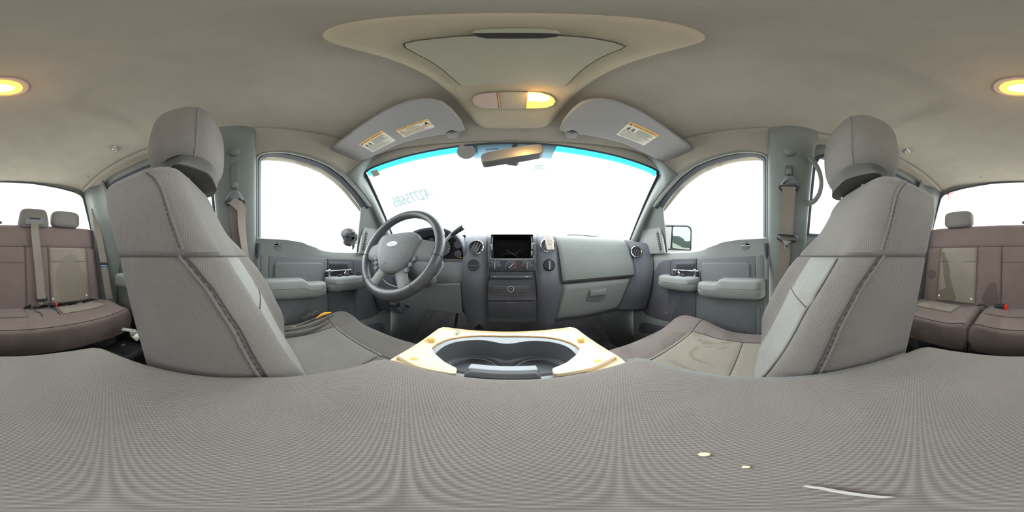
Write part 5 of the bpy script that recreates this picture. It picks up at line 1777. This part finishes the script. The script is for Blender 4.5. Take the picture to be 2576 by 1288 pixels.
# sun visors
def visor(s):
    sd = 'driver' if s < 0 else 'passenger'
    root = top('sun_visor', 'grey sun visor above the driver side of the windshield, with two warning stickers' if s < 0 else 'grey sun visor above the passenger side of the windshield, with one warning sticker', 'sun visor', (s * .35, .40, .50), group='sun visors')
    m = lambda L: mir(L, s)
    n0 = V((-.09, -.16, -1)).normalized()
    n_, c_ = V((.09, .16, 1)), .540 + .16 * .33 + .09 * .18
    VP = lambda a, b, o=0: PL(a, b, n_, c_ - o)
    ol = [(1407, 326), (1415, 305), (1440, 275), (1462, 258), (1490, 250), (1516, 249.5), (1545, 254), (1600, 276), (1650, 306), (1700, 341), (1735, 366), (1743, 377), (1738, 388), (1715, 399), (1692, 404), (1660, 401), (1645, 396), (1600, 374), (1560, 357), (1510, 345), (1458, 337), (1452, 331), (1440, 325), (1428, 329), (1420, 331)]
    pts = m([VP(a, b) for a, b in ol])
    nn = V((n0.x * s, n0.y, n0.z))
    body = MB().slab(pts, nn, .007, .006, base=.012).build('visor_body', 'visor', root)
    # bracket clip toward the centre and hook at the far end
    cp_ = MB().slab(rounded(m([VP(a, b, -.006) for a, b in [(1422, 330), (1454, 333), (1450, 344), (1444, 347), (1428, 346), (1422, 340)]]), .004), nn, .006, .003, base=.012).build('retaining_clip', 'visor', root)
    pc = m([VP(1438, 336, .002)])[0]
    MB().lathe(pc - nn * .003, nn, [(.0034, 0), (.0034, .002), (0, .002)], 14, capB=False).build('clip_screw', 'trim_dark', cp_)
    MB().slab(m([VP(a, b, -.004) for a, b in [(1650, 398), (1658, 407), (1672, 402)]]), nn, .004, .002, base=.01).build('pivot_hook', 'trim', root)
    # stickers
    def sticker(q, kind, lb):
        o, a, b = [VP(x, y, .0075) for x, y in q]     # lower left, lower right, upper left as read
        o, a, b = m([o, a, b])
        ux = (a - o); uy = (b - o); W_ = ux.length; H_ = uy.length; ux.normalize(); uy = (uy - ux * uy.dot(ux)).normalized()
        st = MB().slab([o, o + ux * W_, o + ux * W_ + uy * H_, o + uy * H_], nn, .0006, .0002).build('warning_sticker', 'paper', root, label=lb, smooth=False)
        lf = nn * .0007
        def quad(x0, y0, x1, y1): return [o + ux * x0 * W_ + uy * y0 * H_ + lf, o + ux * x1 * W_ + uy * y0 * H_ + lf, o + ux * x1 * W_ + uy * y1 * H_ + lf, o + ux * x0 * W_ + uy * y1 * H_ + lf]
        def bars(L, mat, nm):
            mb = MB()
            for r_ in L: mb.add(quad(*r_), [(0, 1, 2, 3)])
            return mb.build(nm, mat, st, smooth=False)
        if kind == 'child':
            bars([(0, .83, 1, 1)], 'orange', 'orange_band')
            text('lettering', 'WARNING / AVERTISSEMENT', o + ux * .16 * W_ + uy * .86 * H_ + lf * 1.6, ux, uy, H_ * .125, 'ink_brown', st, fit=W_ * .76)
            mb = MB(); tri = [o + ux * x * W_ + uy * y * H_ + lf * 1.5 for x, y in ((.05, .85), (.12, .85), (.085, .98))]
            mb.add(tri, [(0, 1, 2)]).build('warning_triangle', 'ink', st, smooth=False)
            L = []
            for i in range(9):
                L.append((.40, .77 - i * .035, .40 + random.uniform(.40, .56), .785 - i * .035))
            L.append((.05, .44, .93, .462))
            for i in range(10):
                L.append((.05, .40 - i * .037, .05 + random.uniform(.6, .9), .412 - i * .037))
            bars(L, 'ink', 'small_print')
            # two little seat pictograms
            mb = MB()
            for cx in (.09, .23):
                mb.add(quad(cx, .52, cx + .018, .74), [(0, 1, 2, 3)]); mb.add(quad(cx, .52, cx + .10, .56), [(0, 1, 2, 3)])
                mb.add(quad(cx + .03, .58, cx + .085, .68), [(0, 1, 2, 3)]); mb.add(quad(cx + .045, .69, cx + .075, .74), [(0, 1, 2, 3)])
            mb.build('seat_pictograms', 'ink', st, smooth=False, kind='stuff')
        else:
            bars([(0, .84, 1, 1), (0, .36, 1, .47)], 'orange', 'orange_band')
            text('lettering', 'WARNING / AVERTISSEMENT', o + ux * .08 * W_ + uy * .87 * H_ + lf * 1.6, ux, uy, H_ * .14, 'ink_brown', st, fit=W_ * .80)
            text('lettering', 'WARNING / AVERTISSEMENT', o + ux * .08 * W_ + uy * .37 * H_ + lf * 1.6, ux, uy, H_ * .11, 'ink_brown', st, fit=W_ * .82)
            L = [(.235, .47, .245, .84), (.755, .47, .765, .84)]
            for i in range(7): L.append((.28, .79 - i * .045, .28 + random.uniform(.25, .44), .805 - i * .045))
            for i in range(6): L.append((.06, .31 - i * .048, .06 + random.uniform(.6, .86), .325 - i * .048))
            bars(L, 'ink', 'small_print')
            mb = MB()
            for t0 in (.05, .08, .11, .14): mb.add(quad(t0, .55, t0 + .012, .74), [(0, 1, 2, 3)])
            mb.add(quad(.04, .52, .20, .55), [(0, 1, 2, 3)])
            mb.add([o + ux * x * W_ + uy * y * H_ + lf for x, y in ((.81, .53), (.95, .53), (.88, .78))], [(0, 1, 2)])
            mb.build('belt_pictograms', 'ink', st, smooth=False, kind='stuff')
    if s > 0:
        sticker([(1550, 339), (1620, 366.5), (1583, 306)], 'child', 'white child seat warning sticker')
    else:
        # mirrored pixel coordinates: the text still reads left to right
        q1 = [(937, 383), (995, 354), (901, 365)]
        def VPl(x, y): 
            return mir([VP(2576 - x, y, .0075)], 1)[0]
        sticker([(2576 - x, y) for x, y in [(938.5, 383), (996, 353.5), (902, 364)]], 'child', 'white child seat warning sticker')
        sticker([(2576 - x, y) for x, y in [(1017, 346), (1094, 320), (996, 328)]], 'belt', 'white seat belt warning sticker with two orange bands')
    return root
visor(1); visor(-1)

# rear dome lamp
dl = top('dome_lamp', 'lit oval dome lamp behind the centre of the roof', 'lamp', (0, -.335, .56))
def dpt(k, h, fl=.72):
    out = []
    for j in range(48):
        a = 2 * PI * j / 48
        x = .063 * k * math.copysign(abs(math.cos(a)) ** .8, math.cos(a)); y = math.sin(a)
        y = y * .050 * k if y > 0 else y * .040 * k
        px_, py_ = .002 + x, -.342 + y
        out.append(V((px_, py_, zc(px_, py_) - h)))
    return out
MB().rows([dpt(1.0, -.002), dpt(1.0, .004), dpt(.97, .008), dpt(.80, .009), dpt(.78, .007)], closed=True).build('lamp_bezel', 'lens', dl, label='translucent warm rim')
MB().rows([dpt(.79, .006), dpt(.78, .0095), dpt(.70, .012), dpt(.3, .014), dpt(.02, .0145)], closed=True, capB=True).build('lamp_lens', 'lamp_soft', dl)
hot = [[V((.002 + .032 * k * math.cos(a), -.337 + .018 * k * math.sin(a), zc(0, -.337) - .0146 - .001 * (1 - k))) for a in [2 * PI * j / 28 for j in range(28)]] for k in (1, .8, .4, .02)]
MB().rows(hot, closed=True, capB=True).build('lit_core', 'lamp', dl)
MB().box((.0, -.371, zc(0, -.37) - .010), (.05, .008, .004), b=.0015).build('lamp_switch', 'foam_tab', dl)

for nm, p, e in (('map_lamp_light', CE(1361, 252, .05), .12), ('dome_lamp_light', V((0, -.337, .50)), .16)):
    l = bpy.data.lights.new(nm, 'POINT'); l.energy = e; l.color = (1, .58, .22); l.shadow_soft_size = .02
    lo = bpy.data.objects.new(nm, l); C.objects.link(lo); lo.location = p

# coat hooks and small buttons in the headliner
for (a, b, lb) in ((292, 374, 'pale coat hook above the driver side rear door'), (2280, 380, 'pale coat hook above the passenger side rear door')):
    s = -1 if a < 1288 else 1
    d = ray(a, b); t = .6
    for _ in range(60):
        p = d * t
        zz = zc(p.x, p.y) if abs(p.x) < .56 else zc(.56, p.y) - (abs(p.x) - .56) * .9
        t = .6 * t + .4 * zz / d.z
    p = d * t + V((-s * .004, 0, -.004))
    r_ = top('coat_hook', lb, 'hook', tuple(p), group='coat hooks')
    MB().lathe(p, (-s * .6, 0, -.8), [(.017, -.004), (.017, .002), (.014, .0035), (.011, .001), (0, .001)], 24, capB=False).build('hook_base', 'steel', r_)
    MB().tube([p + V((-s * .004, -.012, -.004)), p + V((-s * .012, -.004, -.010)), p + V((-s * .012, .006, -.010)), p + V((-s * .004, .013, -.004))], .0035, 8).build('hook_arm', 'steel', r_)
for (a, b, lb) in ((222, 446, 'round headliner clip above the driver side of the back window'), (2468, 447, 'round headliner clip above the passenger side of the back window')):
    p = CE(a, b)
    MB().lathe(p, (0, .25, -1), [(.010, -.003), (.010, .001), (.008, .002), (0, .0025)], 18, capB=False).build('liner_clip', 'liner', None, label=lb, cat='clip', group='headliner clips')
# red child seat hook and dark visor clip hanging at the back window corners
rh = top('red_clip', 'small red plastic clip hanging at the top corner of the back window', 'clip', tuple(Y(2388, 494, -.99)))
MB().tube([Y(2396, 484, -1.0), Y(2392, 488, -.99), Y(2385, 488, -.99), Y(2381, 492, -.99)], .0035, 8).build('clip_loop', 'red', rh)
MB().tube([Y(2386, 488, -.985), Y(2386, 498, -.985)], .003, 8).build('clip_stem', 'red', rh)
MB().box(Y(2386, 499, -.985), (.012, .004, .004), b=.001).build('clip_foot', 'red', rh)
MB().box(Y(192, 485, -1.0), (.035, .006, .007), b=.002).build('dark_clip', 'ink_brown', None, label='small brown strip at the top corner of the back window behind the driver', cat='clip')
lw = top('window_latch', 'small dark latch at the middle of the back window', 'latch', (-.004, -1.02, .18))
MB().box((.0, -1.015, .21), (.026, .012, .018), b=.004).build('latch_body', 'trim_dark', lw)
MB().box((.0, -1.006, .215), (.012, .010, .008), b=.002).build('latch_tab', 'black', lw)

# ---- interior mirror and things on the windshield
from mathutils.bvhtree import BVHTree
gv = [p for r in glass_rows for p in r]; gf = []
for i in range(len(glass_rows) - 1):
    for k in range(40): gf.append((i * 41 + k, i * 41 + k + 1, (i + 1) * 41 + k + 1, (i + 1) * 41 + k))
bvh = BVHTree.FromPolygons(gv, gf)
def WS(px, py, off=.006):
    h = bvh.ray_cast(V((0, 0, 0)), ray(px, py))
    p = h[0]; 
    if p is None: return Y(px, py, .8)
    return p * (1 - off / p.length)
im = top('interior_mirror', 'grey backed interior mirror tilted on its windshield mount', 'mirror', tuple(Y(1289, 390, .50)))
yo = lambda a, b, o=0: PL(a, b, (.06, 1, -.28), .50 * 1 - .28 * .37 + .02 - o)
mo = [(1210, 401), (1212, 391), (1222, 386), (1262, 378), (1300, 371), (1340, 365.5), (1360, 365), (1367, 371), (1367, 383), (1359, 389), (1318, 396), (1262, 404), (1222, 411), (1212, 411)]
mp = rounded([yo(a, b) for a, b in mo], .004, 2)
nm_ = V((-.06, -1, .28)).normalized()
MB().slab(mp, nm_, .006, .004, base=.022).build('housing', 'trim_mid', im)
MB().slab(inset(mp, nm_, .0035), nm_, .0066, .0006, base=0).build('mirror_glass', 'mirror_in', im)
pm = yo(1289, 388)
MB().tube([pm + V((0, .02, 0)), pm + V((.0, .05, .03)), WS(1296, 366, .002)], [.010, .009, .011], 12).build('stem', 'trim_dark', im)
MB().slab(rounded([yo(a, b, -.03) for a, b in [(1262, 396), (1308, 392), (1305, 410), (1300, 413), (1280, 412), (1270, 408)]], .004), nm_, .008, .003, base=.01).build('sensor_box', 'trim_light', im)
fr_ = [(1224, 376), (1252, 374), (1250, 384), (1226, 389)]
MB().tube([WS(a, b, .004) for a, b in fr_], .0022, 6, closed=True).build('wire_bracket', 'black', im)
dsc = WS(1173, 381, .012)
nd = (V((0, 0, 0)) - dsc).normalized()
dr = top('suction_cup', 'round grey suction cup stuck high on the windshield, driver side of the mirror', 'suction cup', tuple(dsc))
MB().lathe(dsc, nd, [(.034, -.008), (.038, -.002), (.038, .002), (.035, .005), (.012, .0065), (0, .007)], 32, capB=False).build('cup_body', 'visor', dr)  # paler visor grey used here to paint in haze over the cup
def film(name, q, mat, label, cat):
    r_ = top(name, label, cat, tuple(WS(*q[0])))
    MB().add([WS(a, b) for a, b in q], [list(range(len(q)))]).build('film', mat, r_, smooth=False)
    return r_
f1 = film('inspection_sticker', [(1339, 411), (1376, 410), (1376, 430), (1341, 431)], 'decal_film', 'small pale grey sticker on the windshield under the mirror', 'sticker')
mb = MB()
for i, (y, w) in enumerate(((416, 24), (420, 18), (424, 26))):
    mb.add([WS(a, b, .008) for a, b in ((1345, y), (1345 + w, y - .5), (1345 + w, y + 1.0), (1345, y + 1.5))], [(0, 1, 2, 3)])
mb.build('print_lines', 'decal', f1, smooth=False)
st_ = top('oil_sticker', 'square grey sticker in the blue band at the driver corner of the windshield', 'sticker', tuple(WS(943, 434)))
q = [(930.5, 431.5), (948.5, 425.5), (956.5, 440), (940, 446)]
MB().slab([WS(a, b, .010) for a, b in q], -ray(943, 434), .0008, .0003).build('sticker_sheet', 'paper', st_, smooth=False)
mb = MB()
for k in range(5):
    t = .16 + k * .17
    A_, B_ = [V(WS(*q[0], .012)).lerp(V(WS(*q[3], .012)), t), V(WS(*q[1], .012)).lerp(V(WS(*q[2], .012)), t)]
    C_, D_ = [V(WS(*q[0], .012)).lerp(V(WS(*q[3], .012)), t + .05), V(WS(*q[1], .012)).lerp(V(WS(*q[2], .012)), t + .05)]
    mb.add([A_.lerp(B_, .1), A_.lerp(B_, .9), C_.lerp(D_, .9), C_.lerp(D_, .1)], [(0, 1, 2, 3)])
mb.build('print_lines', 'trim', st_, smooth=False)
# stock number written on the outside of the glass: it reads backwards from in here
nf = film('windshield_number', [(986, 500), (1000, 493), (1070, 470), (1092, 466), (1094, 494), (1080, 500), (1020, 516), (1000, 527), (991, 520)], 'decal_film', 'pale green number 42775685 on the windshield, seen reversed from inside', 'marking')
o0 = WS(1083.5, 498, .009); e0 = WS(994, 521.5, .009); u0 = WS(1072, 473, .009)
tx = text('lettering', '42775685', o0, e0 - o0, u0 - o0, 1, 'decal', nf)
me = tx.data
xd = (e0 - o0).normalized(); upv = (WS(1078, 473, .009) - WS(1084, 498, .009)); H_ = upv.length; upv.normalize()
u_ = xd; v_ = (upv - xd * upv.dot(xd)).normalized()
cs_ = [(v.co + LOC[tx] - o0) for v in me.vertices]
mxu = max(c.dot(u_) for c in cs_); mxv = max(c.dot((( V(u0 - o0)) - xd * V(u0 - o0).dot(xd)).normalized()) for c in cs_)
yo_ = ((V(u0 - o0)) - xd * V(u0 - o0).dot(xd)).normalized()
for v, c in zip(me.vertices, cs_):
    v.co = o0 + u_ * (c.dot(u_) / mxu * (e0 - o0).length) + yo_ * (c.dot(yo_) / mxv * H_) - LOC[tx]
tf = text('lettering', 'F', WS(993, 516, .009), e0 - o0, u0 - o0, .016, 'decal', nf)
tu = text('lettering', 'VEH USE', WS(1091, 491, .009), (WS(1087, 468, .009) - WS(1091, 491, .009)), (e0 - o0) * -1, .006, 'decal', nf)

# wiper blade resting at the passenger side of the windshield
wp = top('wiper', 'black wiper blade lying on the passenger side of the windshield', 'wiper', tuple(WS(1490, 596)))
pa_ = [WS(a, b, -.012) for a, b in ((1425, 591.5), (1450, 591), (1475, 593), (1500, 597), (1525, 600.5))]
MB().tube(spline(pa_, 24), .0035, 6).build('blade', 'black', wp)
MB().tube([WS(1470, 592, -.02), WS(1500, 595, -.022), WS(1540, 603, -.03)], .004, 6).build('wiper_arm', 'black', wp)

# ---- door mirrors outside
om = top('door_mirror', 'complete passenger side door mirror with its glass', 'door mirror', (.99, .62, .03), group='door mirrors')
gA, gB = V((.865, .675, 0)), V((1.105, .560, 0))
ud = (gB - gA).normalized(); nd = V((-.43, -.9, 0)).normalized()
if nd.dot(ud) > .5: nd = -nd
nd = V((ud.y, -ud.x, 0)).normalized()
if nd.y > 0: nd = -nd
def GP(u, z, o=0): return gA + ud * u + V((0, 0, z)) + nd * o
hz = rounded([GP(.005, .03), GP(.262, .030), GP(.266, .21), GP(.23, .235), GP(.005, .215)], .025, 6)
rws = [[p + nd * .012 for p in inset(hz, nd, .010)], [p + nd * .014 for p in inset(hz, nd, .003)], hz and [p + nd * .005 for p in hz], [p - nd * .04 for p in hz], [p - nd * .075 for p in inset(hz, nd, .03)]]
MB().rows(rws, closed=True, capB=True).build('housing', 'trim_mid', om)
MB().slab(inset(hz, nd, .009), nd, .002, .001).build('inner_tray', 'black', om)
MB().slab(rounded([GP(.085, .055), GP(.248, .045), GP(.250, .200), GP(.225, .218), GP(.095, .208)], .018, 5), nd, .010, .001).build('mirror_glass', 'mirror', om)
MB().slab(rounded([GP(.02, .045), GP(.075, .050), GP(.088, .205), GP(.02, .200)], .01, 5), nd, .010, .004).build('inner_cover', 'trim_light', om)
MB().tube([GP(.03, .06, -.03), V((.80, .68, .04))], [.03, .035], 12, flat=.6).build('mirror_arm', 'black', om)

bm = top('door_mirror', 'broken driver side door mirror reduced to black inner works', 'door mirror', (-.95, .60, .05), group='door mirrors')
B_ = lambda a, b, x=-.95: X(a, b, x)
mb = MB()
c0 = B_(881, 597)
rws = []
for i in range(11):
    a = -PI / 2 + PI * i / 10
    row = []
    for k in range(22):
        b = 2 * PI * k / 22
        j = 1 + .16 * math.sin(3 * b + i) + .10 * math.sin(7 * b + 2 * i)
        row.append(c0 + V((.03 * math.cos(a) * math.cos(b) * j, .068 * math.cos(a) * math.sin(b) * j, .055 * math.sin(a) * j)))
    rws.append(row)
mb.rows(rws, closed=True, capA=True, capB=True).build('motor_housing', 'black', bm, angle=20)
MB().tube([B_(888, 612), B_(889, 621), B_(887, 628)], [.012, .010, .006], 8).build('drive_peg', 'black', bm)
MB().tube([B_(892, 600), B_(900, 592), B_(907, 580), B_(910, 584), B_(903, 598), B_(905, 610), B_(898, 612)], .006, 8).build('bracket_arm', 'black', bm)
MB().lathe(B_(896, 608) + V((.01, -.01, 0)), (.8, -.6, 0), [(.013, 0), (.013, .006), (.006, .008), (0, .008)], 14, capB=False).build('pivot_ball', 'steel', bm)
MB().lathe(B_(907, 583) + V((.01, -.01, 0)), (.8, -.6, 0), [(.007, 0), (.007, .004), (0, .004)], 12, capB=False).build('screw', 'steel', bm)
mb = MB()
for k in range(7):
    p = c0 + V((.028, random.uniform(-.05, .05), random.uniform(-.04, .04)))
    mb.box(p, (.02, random.uniform(.01, .03), random.uniform(.006, .02)), Matrix.Rotation(random.random() * 2, 3, 'X'), b=.002)
mb.build('broken_ribs', 'cavity', bm)
MB().tube([B_(905, 600), V((-.80, .67, .06))], [.016, .024], 10).build('mirror_arm', 'black', bm)

# ================================================================== BELTS
def pil(s, a, b, off=.0):          # on the face of the B pillar
    return mir([S(a if s > 0 else 2576 - a, b, SC - .080 - off)], s)[0]
for s in (-1, 1):
    sd = 'driver' if s < 0 else 'passenger'
    r_ = top('seat_belt', ('tan driver belt, twisted where it leaves its pillar guide' if s < 0 else 'tan passenger belt hanging straight with its tongue in view'), 'seat belt', tuple(pil(s, 1985 if s > 0 else 591, 620)), group='front seat belts')
    nn = V((-s, 0, -.36)).normalized()
    cx = 1985 if s > 0 else 591
    PX = lambda dx, y, o=0: pil(s, cx + dx, y, o)
    # height adjuster slot and guide
    if s > 0: sl = (416, 444)
    else: sl = (410, 482)
    slot = rounded([PX(-10, sl[0], .004), PX(10, sl[0], .004), PX(10, sl[1], .004), PX(-10, sl[1], .004)], .010, 5)
    a_ = MB().slab(slot, nn, .003, .002).build('adjuster_slot', 'trim_mid' if s < 0 else 'trim_dark', r_)
    yb0 = 432 if s > 0 else 466
    MB().box(PX(0, yb0, .014), (.012, .018, .026), b=.004).build('adjuster_button', 'trim', r_)
    gy = 455 if s > 0 else 492
    gp = rounded([PX(-9, gy - 13, .006), PX(9, gy - 13, .006), PX(22, gy + 8, .006), PX(21, gy + 14, .006), PX(-21, gy + 14, .006), PX(-22, gy + 8, .006)], .006, 4)
    MB().slab(gp, nn, .018, .010).build('guide_cover', 'trim_mid', r_)
    MB().tube([PX(-21, gy + 11, .016), PX(-25, gy + 17, .018), PX(-21, gy + 23, .018), PX(0, gy + 25, .016), PX(21, gy + 23, .018), PX(25, gy + 17, .018), PX(21, gy + 11, .016)], .0045, 8).build('belt_guide', 'black', r_)
    WD = V((0, 1, 0))
    if s > 0:
        path = [PX(0, gy + 14, .030), PX(-1, 500, .024), PX(-4, 560, .020), PX(-6, 597, .018)]
        MB().ribbon(spline(path, 16), WD, .050, .0014).build('webbing', 'belt', r_)
        path = [PX(-8, 600, .012), PX(-12, 650, .012), PX(-18, 700, .010), PX(-24, 770, .010)]
        MB().ribbon(spline(path, 16), WD, .048, .0014).build('webbing', 'belt', r_)
        MB().tube([PX(-28, 590, .022), PX(14, 594, .024), PX(16, 606, .024), PX(-20, 606, .024), PX(-30, 600, .022)], .004, 8, closed=True).build('tongue_frame', 'black', r_)
        tg = MB().slab(rounded([PX(-18, 604, .026), PX(6, 606, .026), PX(0, 613, .026), PX(-1, 626, .026), PX(-12, 625, .026), PX(-12, 613, .026)], .003), nn, .003, .001).build('belt_tongue', 'steel', r_)
        MB().slab(rounded([PX(-9, 617, .0292), PX(-4, 617, .0292), PX(-4, 622, .0292), PX(-9, 622, .0292)], .001), nn, .0006, .0003).build('tongue_slot', 'black', tg)
        MB().slab(rounded([PX(-32, 598, .004), PX(-22, 592, .004), PX(20, 592, .004), PX(26, 599, .004), PX(18, 608, .004), PX(-24, 608, .004)], .01), nn, .006, .004).build('tongue_stop', 'trim', r_)
    else:
        path = [PX(2, gy + 16, .026), PX(0, 540, .012), PX(6, 600, .010), PX(14, 660, .010)]
        MB().ribbon(spline(path, 16), WD, .042, .0014).build('webbing', 'belt', r_)
        path = [PX(-8, gy + 12, .034), PX(6, gy + 22, .040), PX(17, gy + 36, .034), PX(17, 560, .030), PX(22, 610, .030), PX(30, 655, .030), PX(34, 700, .03)]
        sp_ = spline(path, 26)
        wd = [V((s * math.sin(t * .9 + .2) * 1.0, math.cos(t * .9 + .2), .25)) for t in [1.2 * k / 25 for k in range(26)]]
        MB().ribbon(sp_, wd, .040, .0014).build('webbing', 'belt', r_)

# grab handle on the passenger B pillar
gh_ = top('grab_handle', 'grey curved grab handle on the rear edge of the passenger B pillar', 'handle', tuple(S(2045, 460, SC - .06)))
gpnts = [S(2034, 398, SC - .052), S(2040, 400, SC - .075), S(2058, 425, SC - .10), S(2066, 455, SC - .105), S(2062, 485, SC - .10), S(2048, 506, SC - .075), S(2032, 512, SC - .052)]
MB().tube(spline(gpnts, 30), [.016 - .006 * math.sin(PI * k / 29) for k in range(30)], 14, flat=.8).build('grip', 'trim', gh_)

# rear belts
cb_ = top('seat_belt', 'tan centre belt running down the bench backrest to a black buckle', 'seat belt', (-.2, -.93, -.25), group='rear seat belts')
path = [Y(88, 560, -.940), Y(88, 580, -.950), Y(92, 622, -.935), Y(98, 680, -.912), Y(105, 752, -.872)]
MB().ribbon(spline(path, 24), (1, 0, 0), .048, .0014).build('webbing', 'belt', cb_)
MB().box(Y(105, 753, -.880), (.066, .012, .022), b=.004).build('tongue_frame', 'black', cb_)
MB().box(Y(103, 765, -.870), (.022, .006, .016), b=.002).build('belt_tongue', 'steel', cb_)
bk_ = top('belt_buckle', 'black belt buckle with a red button lying behind the driver seat', 'buckle', tuple(Y(130, 766, -.86)), group='rear buckles')
MB().tube([Y(112, 767, -.87), Y(125, 765, -.862), Y(139, 766.5, -.850)], [.009, .011, .012], 10, flat=.7).build('buckle_body', 'black', bk_)
MB().box(Y(141.5, 766.5, -.848), (.012, .020, .020), b=.004).build('buckle_button', 'red', bk_)
bk2 = top('belt_buckle', 'upright black belt buckle with a red button on the wide cushion', 'buckle', tuple(Y(2517, 778, -.85)), group='rear buckles')
MB().box(Y(2515, 774, -.855), (.056, .03, .040), b=.006).build('buckle_body', 'black', bk2)
MB().box(Y(2530.5, 774.5, -.842), (.014, .030, .038), b=.004).build('buckle_button', 'red', bk2)
MB().tube([Y(2460, 769, -.87), Y(2470, 765, -.86), Y(2482, 772, -.86), Y(2476, 778, -.85), Y(2492, 776, -.855)], .008, 8, flat=.6).build('buckle_strap', 'black', bk2)
ob = top('seat_belt', 'tan outer rear belt with a pale blue tongue behind the driver seat', 'seat belt', tuple(X(262, 700, -.66)), group='rear seat belts')
path = [X(237, 524, -.625), X(243, 560, -.63), X(250, 600, -.635), X(260, 655, -.645), X(262, 668, -.645)]
MB().ribbon(spline(path, 20), (1, -.8, 0), .044, .0014).build('webbing', 'belt', ob)
path = [X(262, 672, -.65), X(270, 720, -.655), X(276, 752, -.66)]
MB().ribbon(spline(path, 14), (1, -.8, 0), .044, .0014).build('webbing', 'belt', ob)
MB().tube([X(233, 522, -.625), X(234, 515, -.625), X(239, 514, -.625), X(243, 520, -.625)], .010, 10).build('belt_guide', 'trim', ob)
MB().box(X(259.5, 662.5, -.640), (.060, .012, .016), Matrix.Rotation(-.7, 3, 'Z'), b=.004).build('tongue_frame', 'black', ob)
MB().box(X(261.5, 669, -.636), (.034, .004, .010), Matrix.Rotation(-.7, 3, 'Z'), b=.002).build('belt_tongue', 'blueink', ob)
MB().box(X(262, 676.5, -.636), (.016, .004, .018), Matrix.Rotation(-.7, 3, 'Z'), b=.002).build('tongue_blade', 'blueink', ob)

# rubbish and the under seat tray behind the driver seat
ut = top('storage_tray', 'black plastic tray on the floor under the rear bench', 'tray', (-.45, -.60, -.60))
MB().box((-.45, -.60, -.545), (.42, .16, .05), b=.015).build('tray_body', 'black', ut)
MB().box(Z(310, 868, -.515) + V((0, 0, .0)), (.022, .012, .008), b=.002).build('tray_catch', 'trim_mid', ut)
wr = top('crumpled_wrapper', 'crumpled white and yellow rag beside the driver seat base', 'wrapper', tuple(X(336, 842, -.56)))
for (a, b, sc_, mt, nm) in ((336, 838, .020, 'bag', 'crumpled_sheet'), (344, 848, .018, 'fluff', 'frayed_rag'), (341, 843, .010, 'foam_tab', 'yellow_patch')):
    c = X(a, b, -.56); rws = []
    for i in range(9):
        t = -PI / 2 + PI * i / 8
        rws.append([c + V((math.cos(t) * math.cos(u_), math.cos(t) * math.sin(u_), math.sin(t))) * sc_ * (1 + .45 * noise.noise(V((math.cos(u_) * 2 + a, math.sin(u_) * 2, t * 2)))) for u_ in [2 * PI * k / 14 for k in range(14)]])
    MB().rows(rws, closed=True, capA=True, capB=True).build(nm, mt, wr, angle=15)
MB().box(X(322, 830, -.56), (.03, .06, .004), Matrix.Rotation(.4, 3, 'Z')).build('flat_flap', 'bag', wr)
fz = MB()
c = X(2309, 815, .52)
for _ in range(90):
    d_ = V((random.uniform(-1, 1), random.uniform(-1, 1), random.uniform(-1, 1))).normalized()
    fz.tube([c, c + d_ * random.uniform(.008, .018), c + d_ * random.uniform(.015, .024) + V((0, 0, -.006))], .0007, 3)
fz.build('frayed_tuft', 'fluff', None, label='frayed tuft sticking out beside the passenger seat back', cat='tuft')
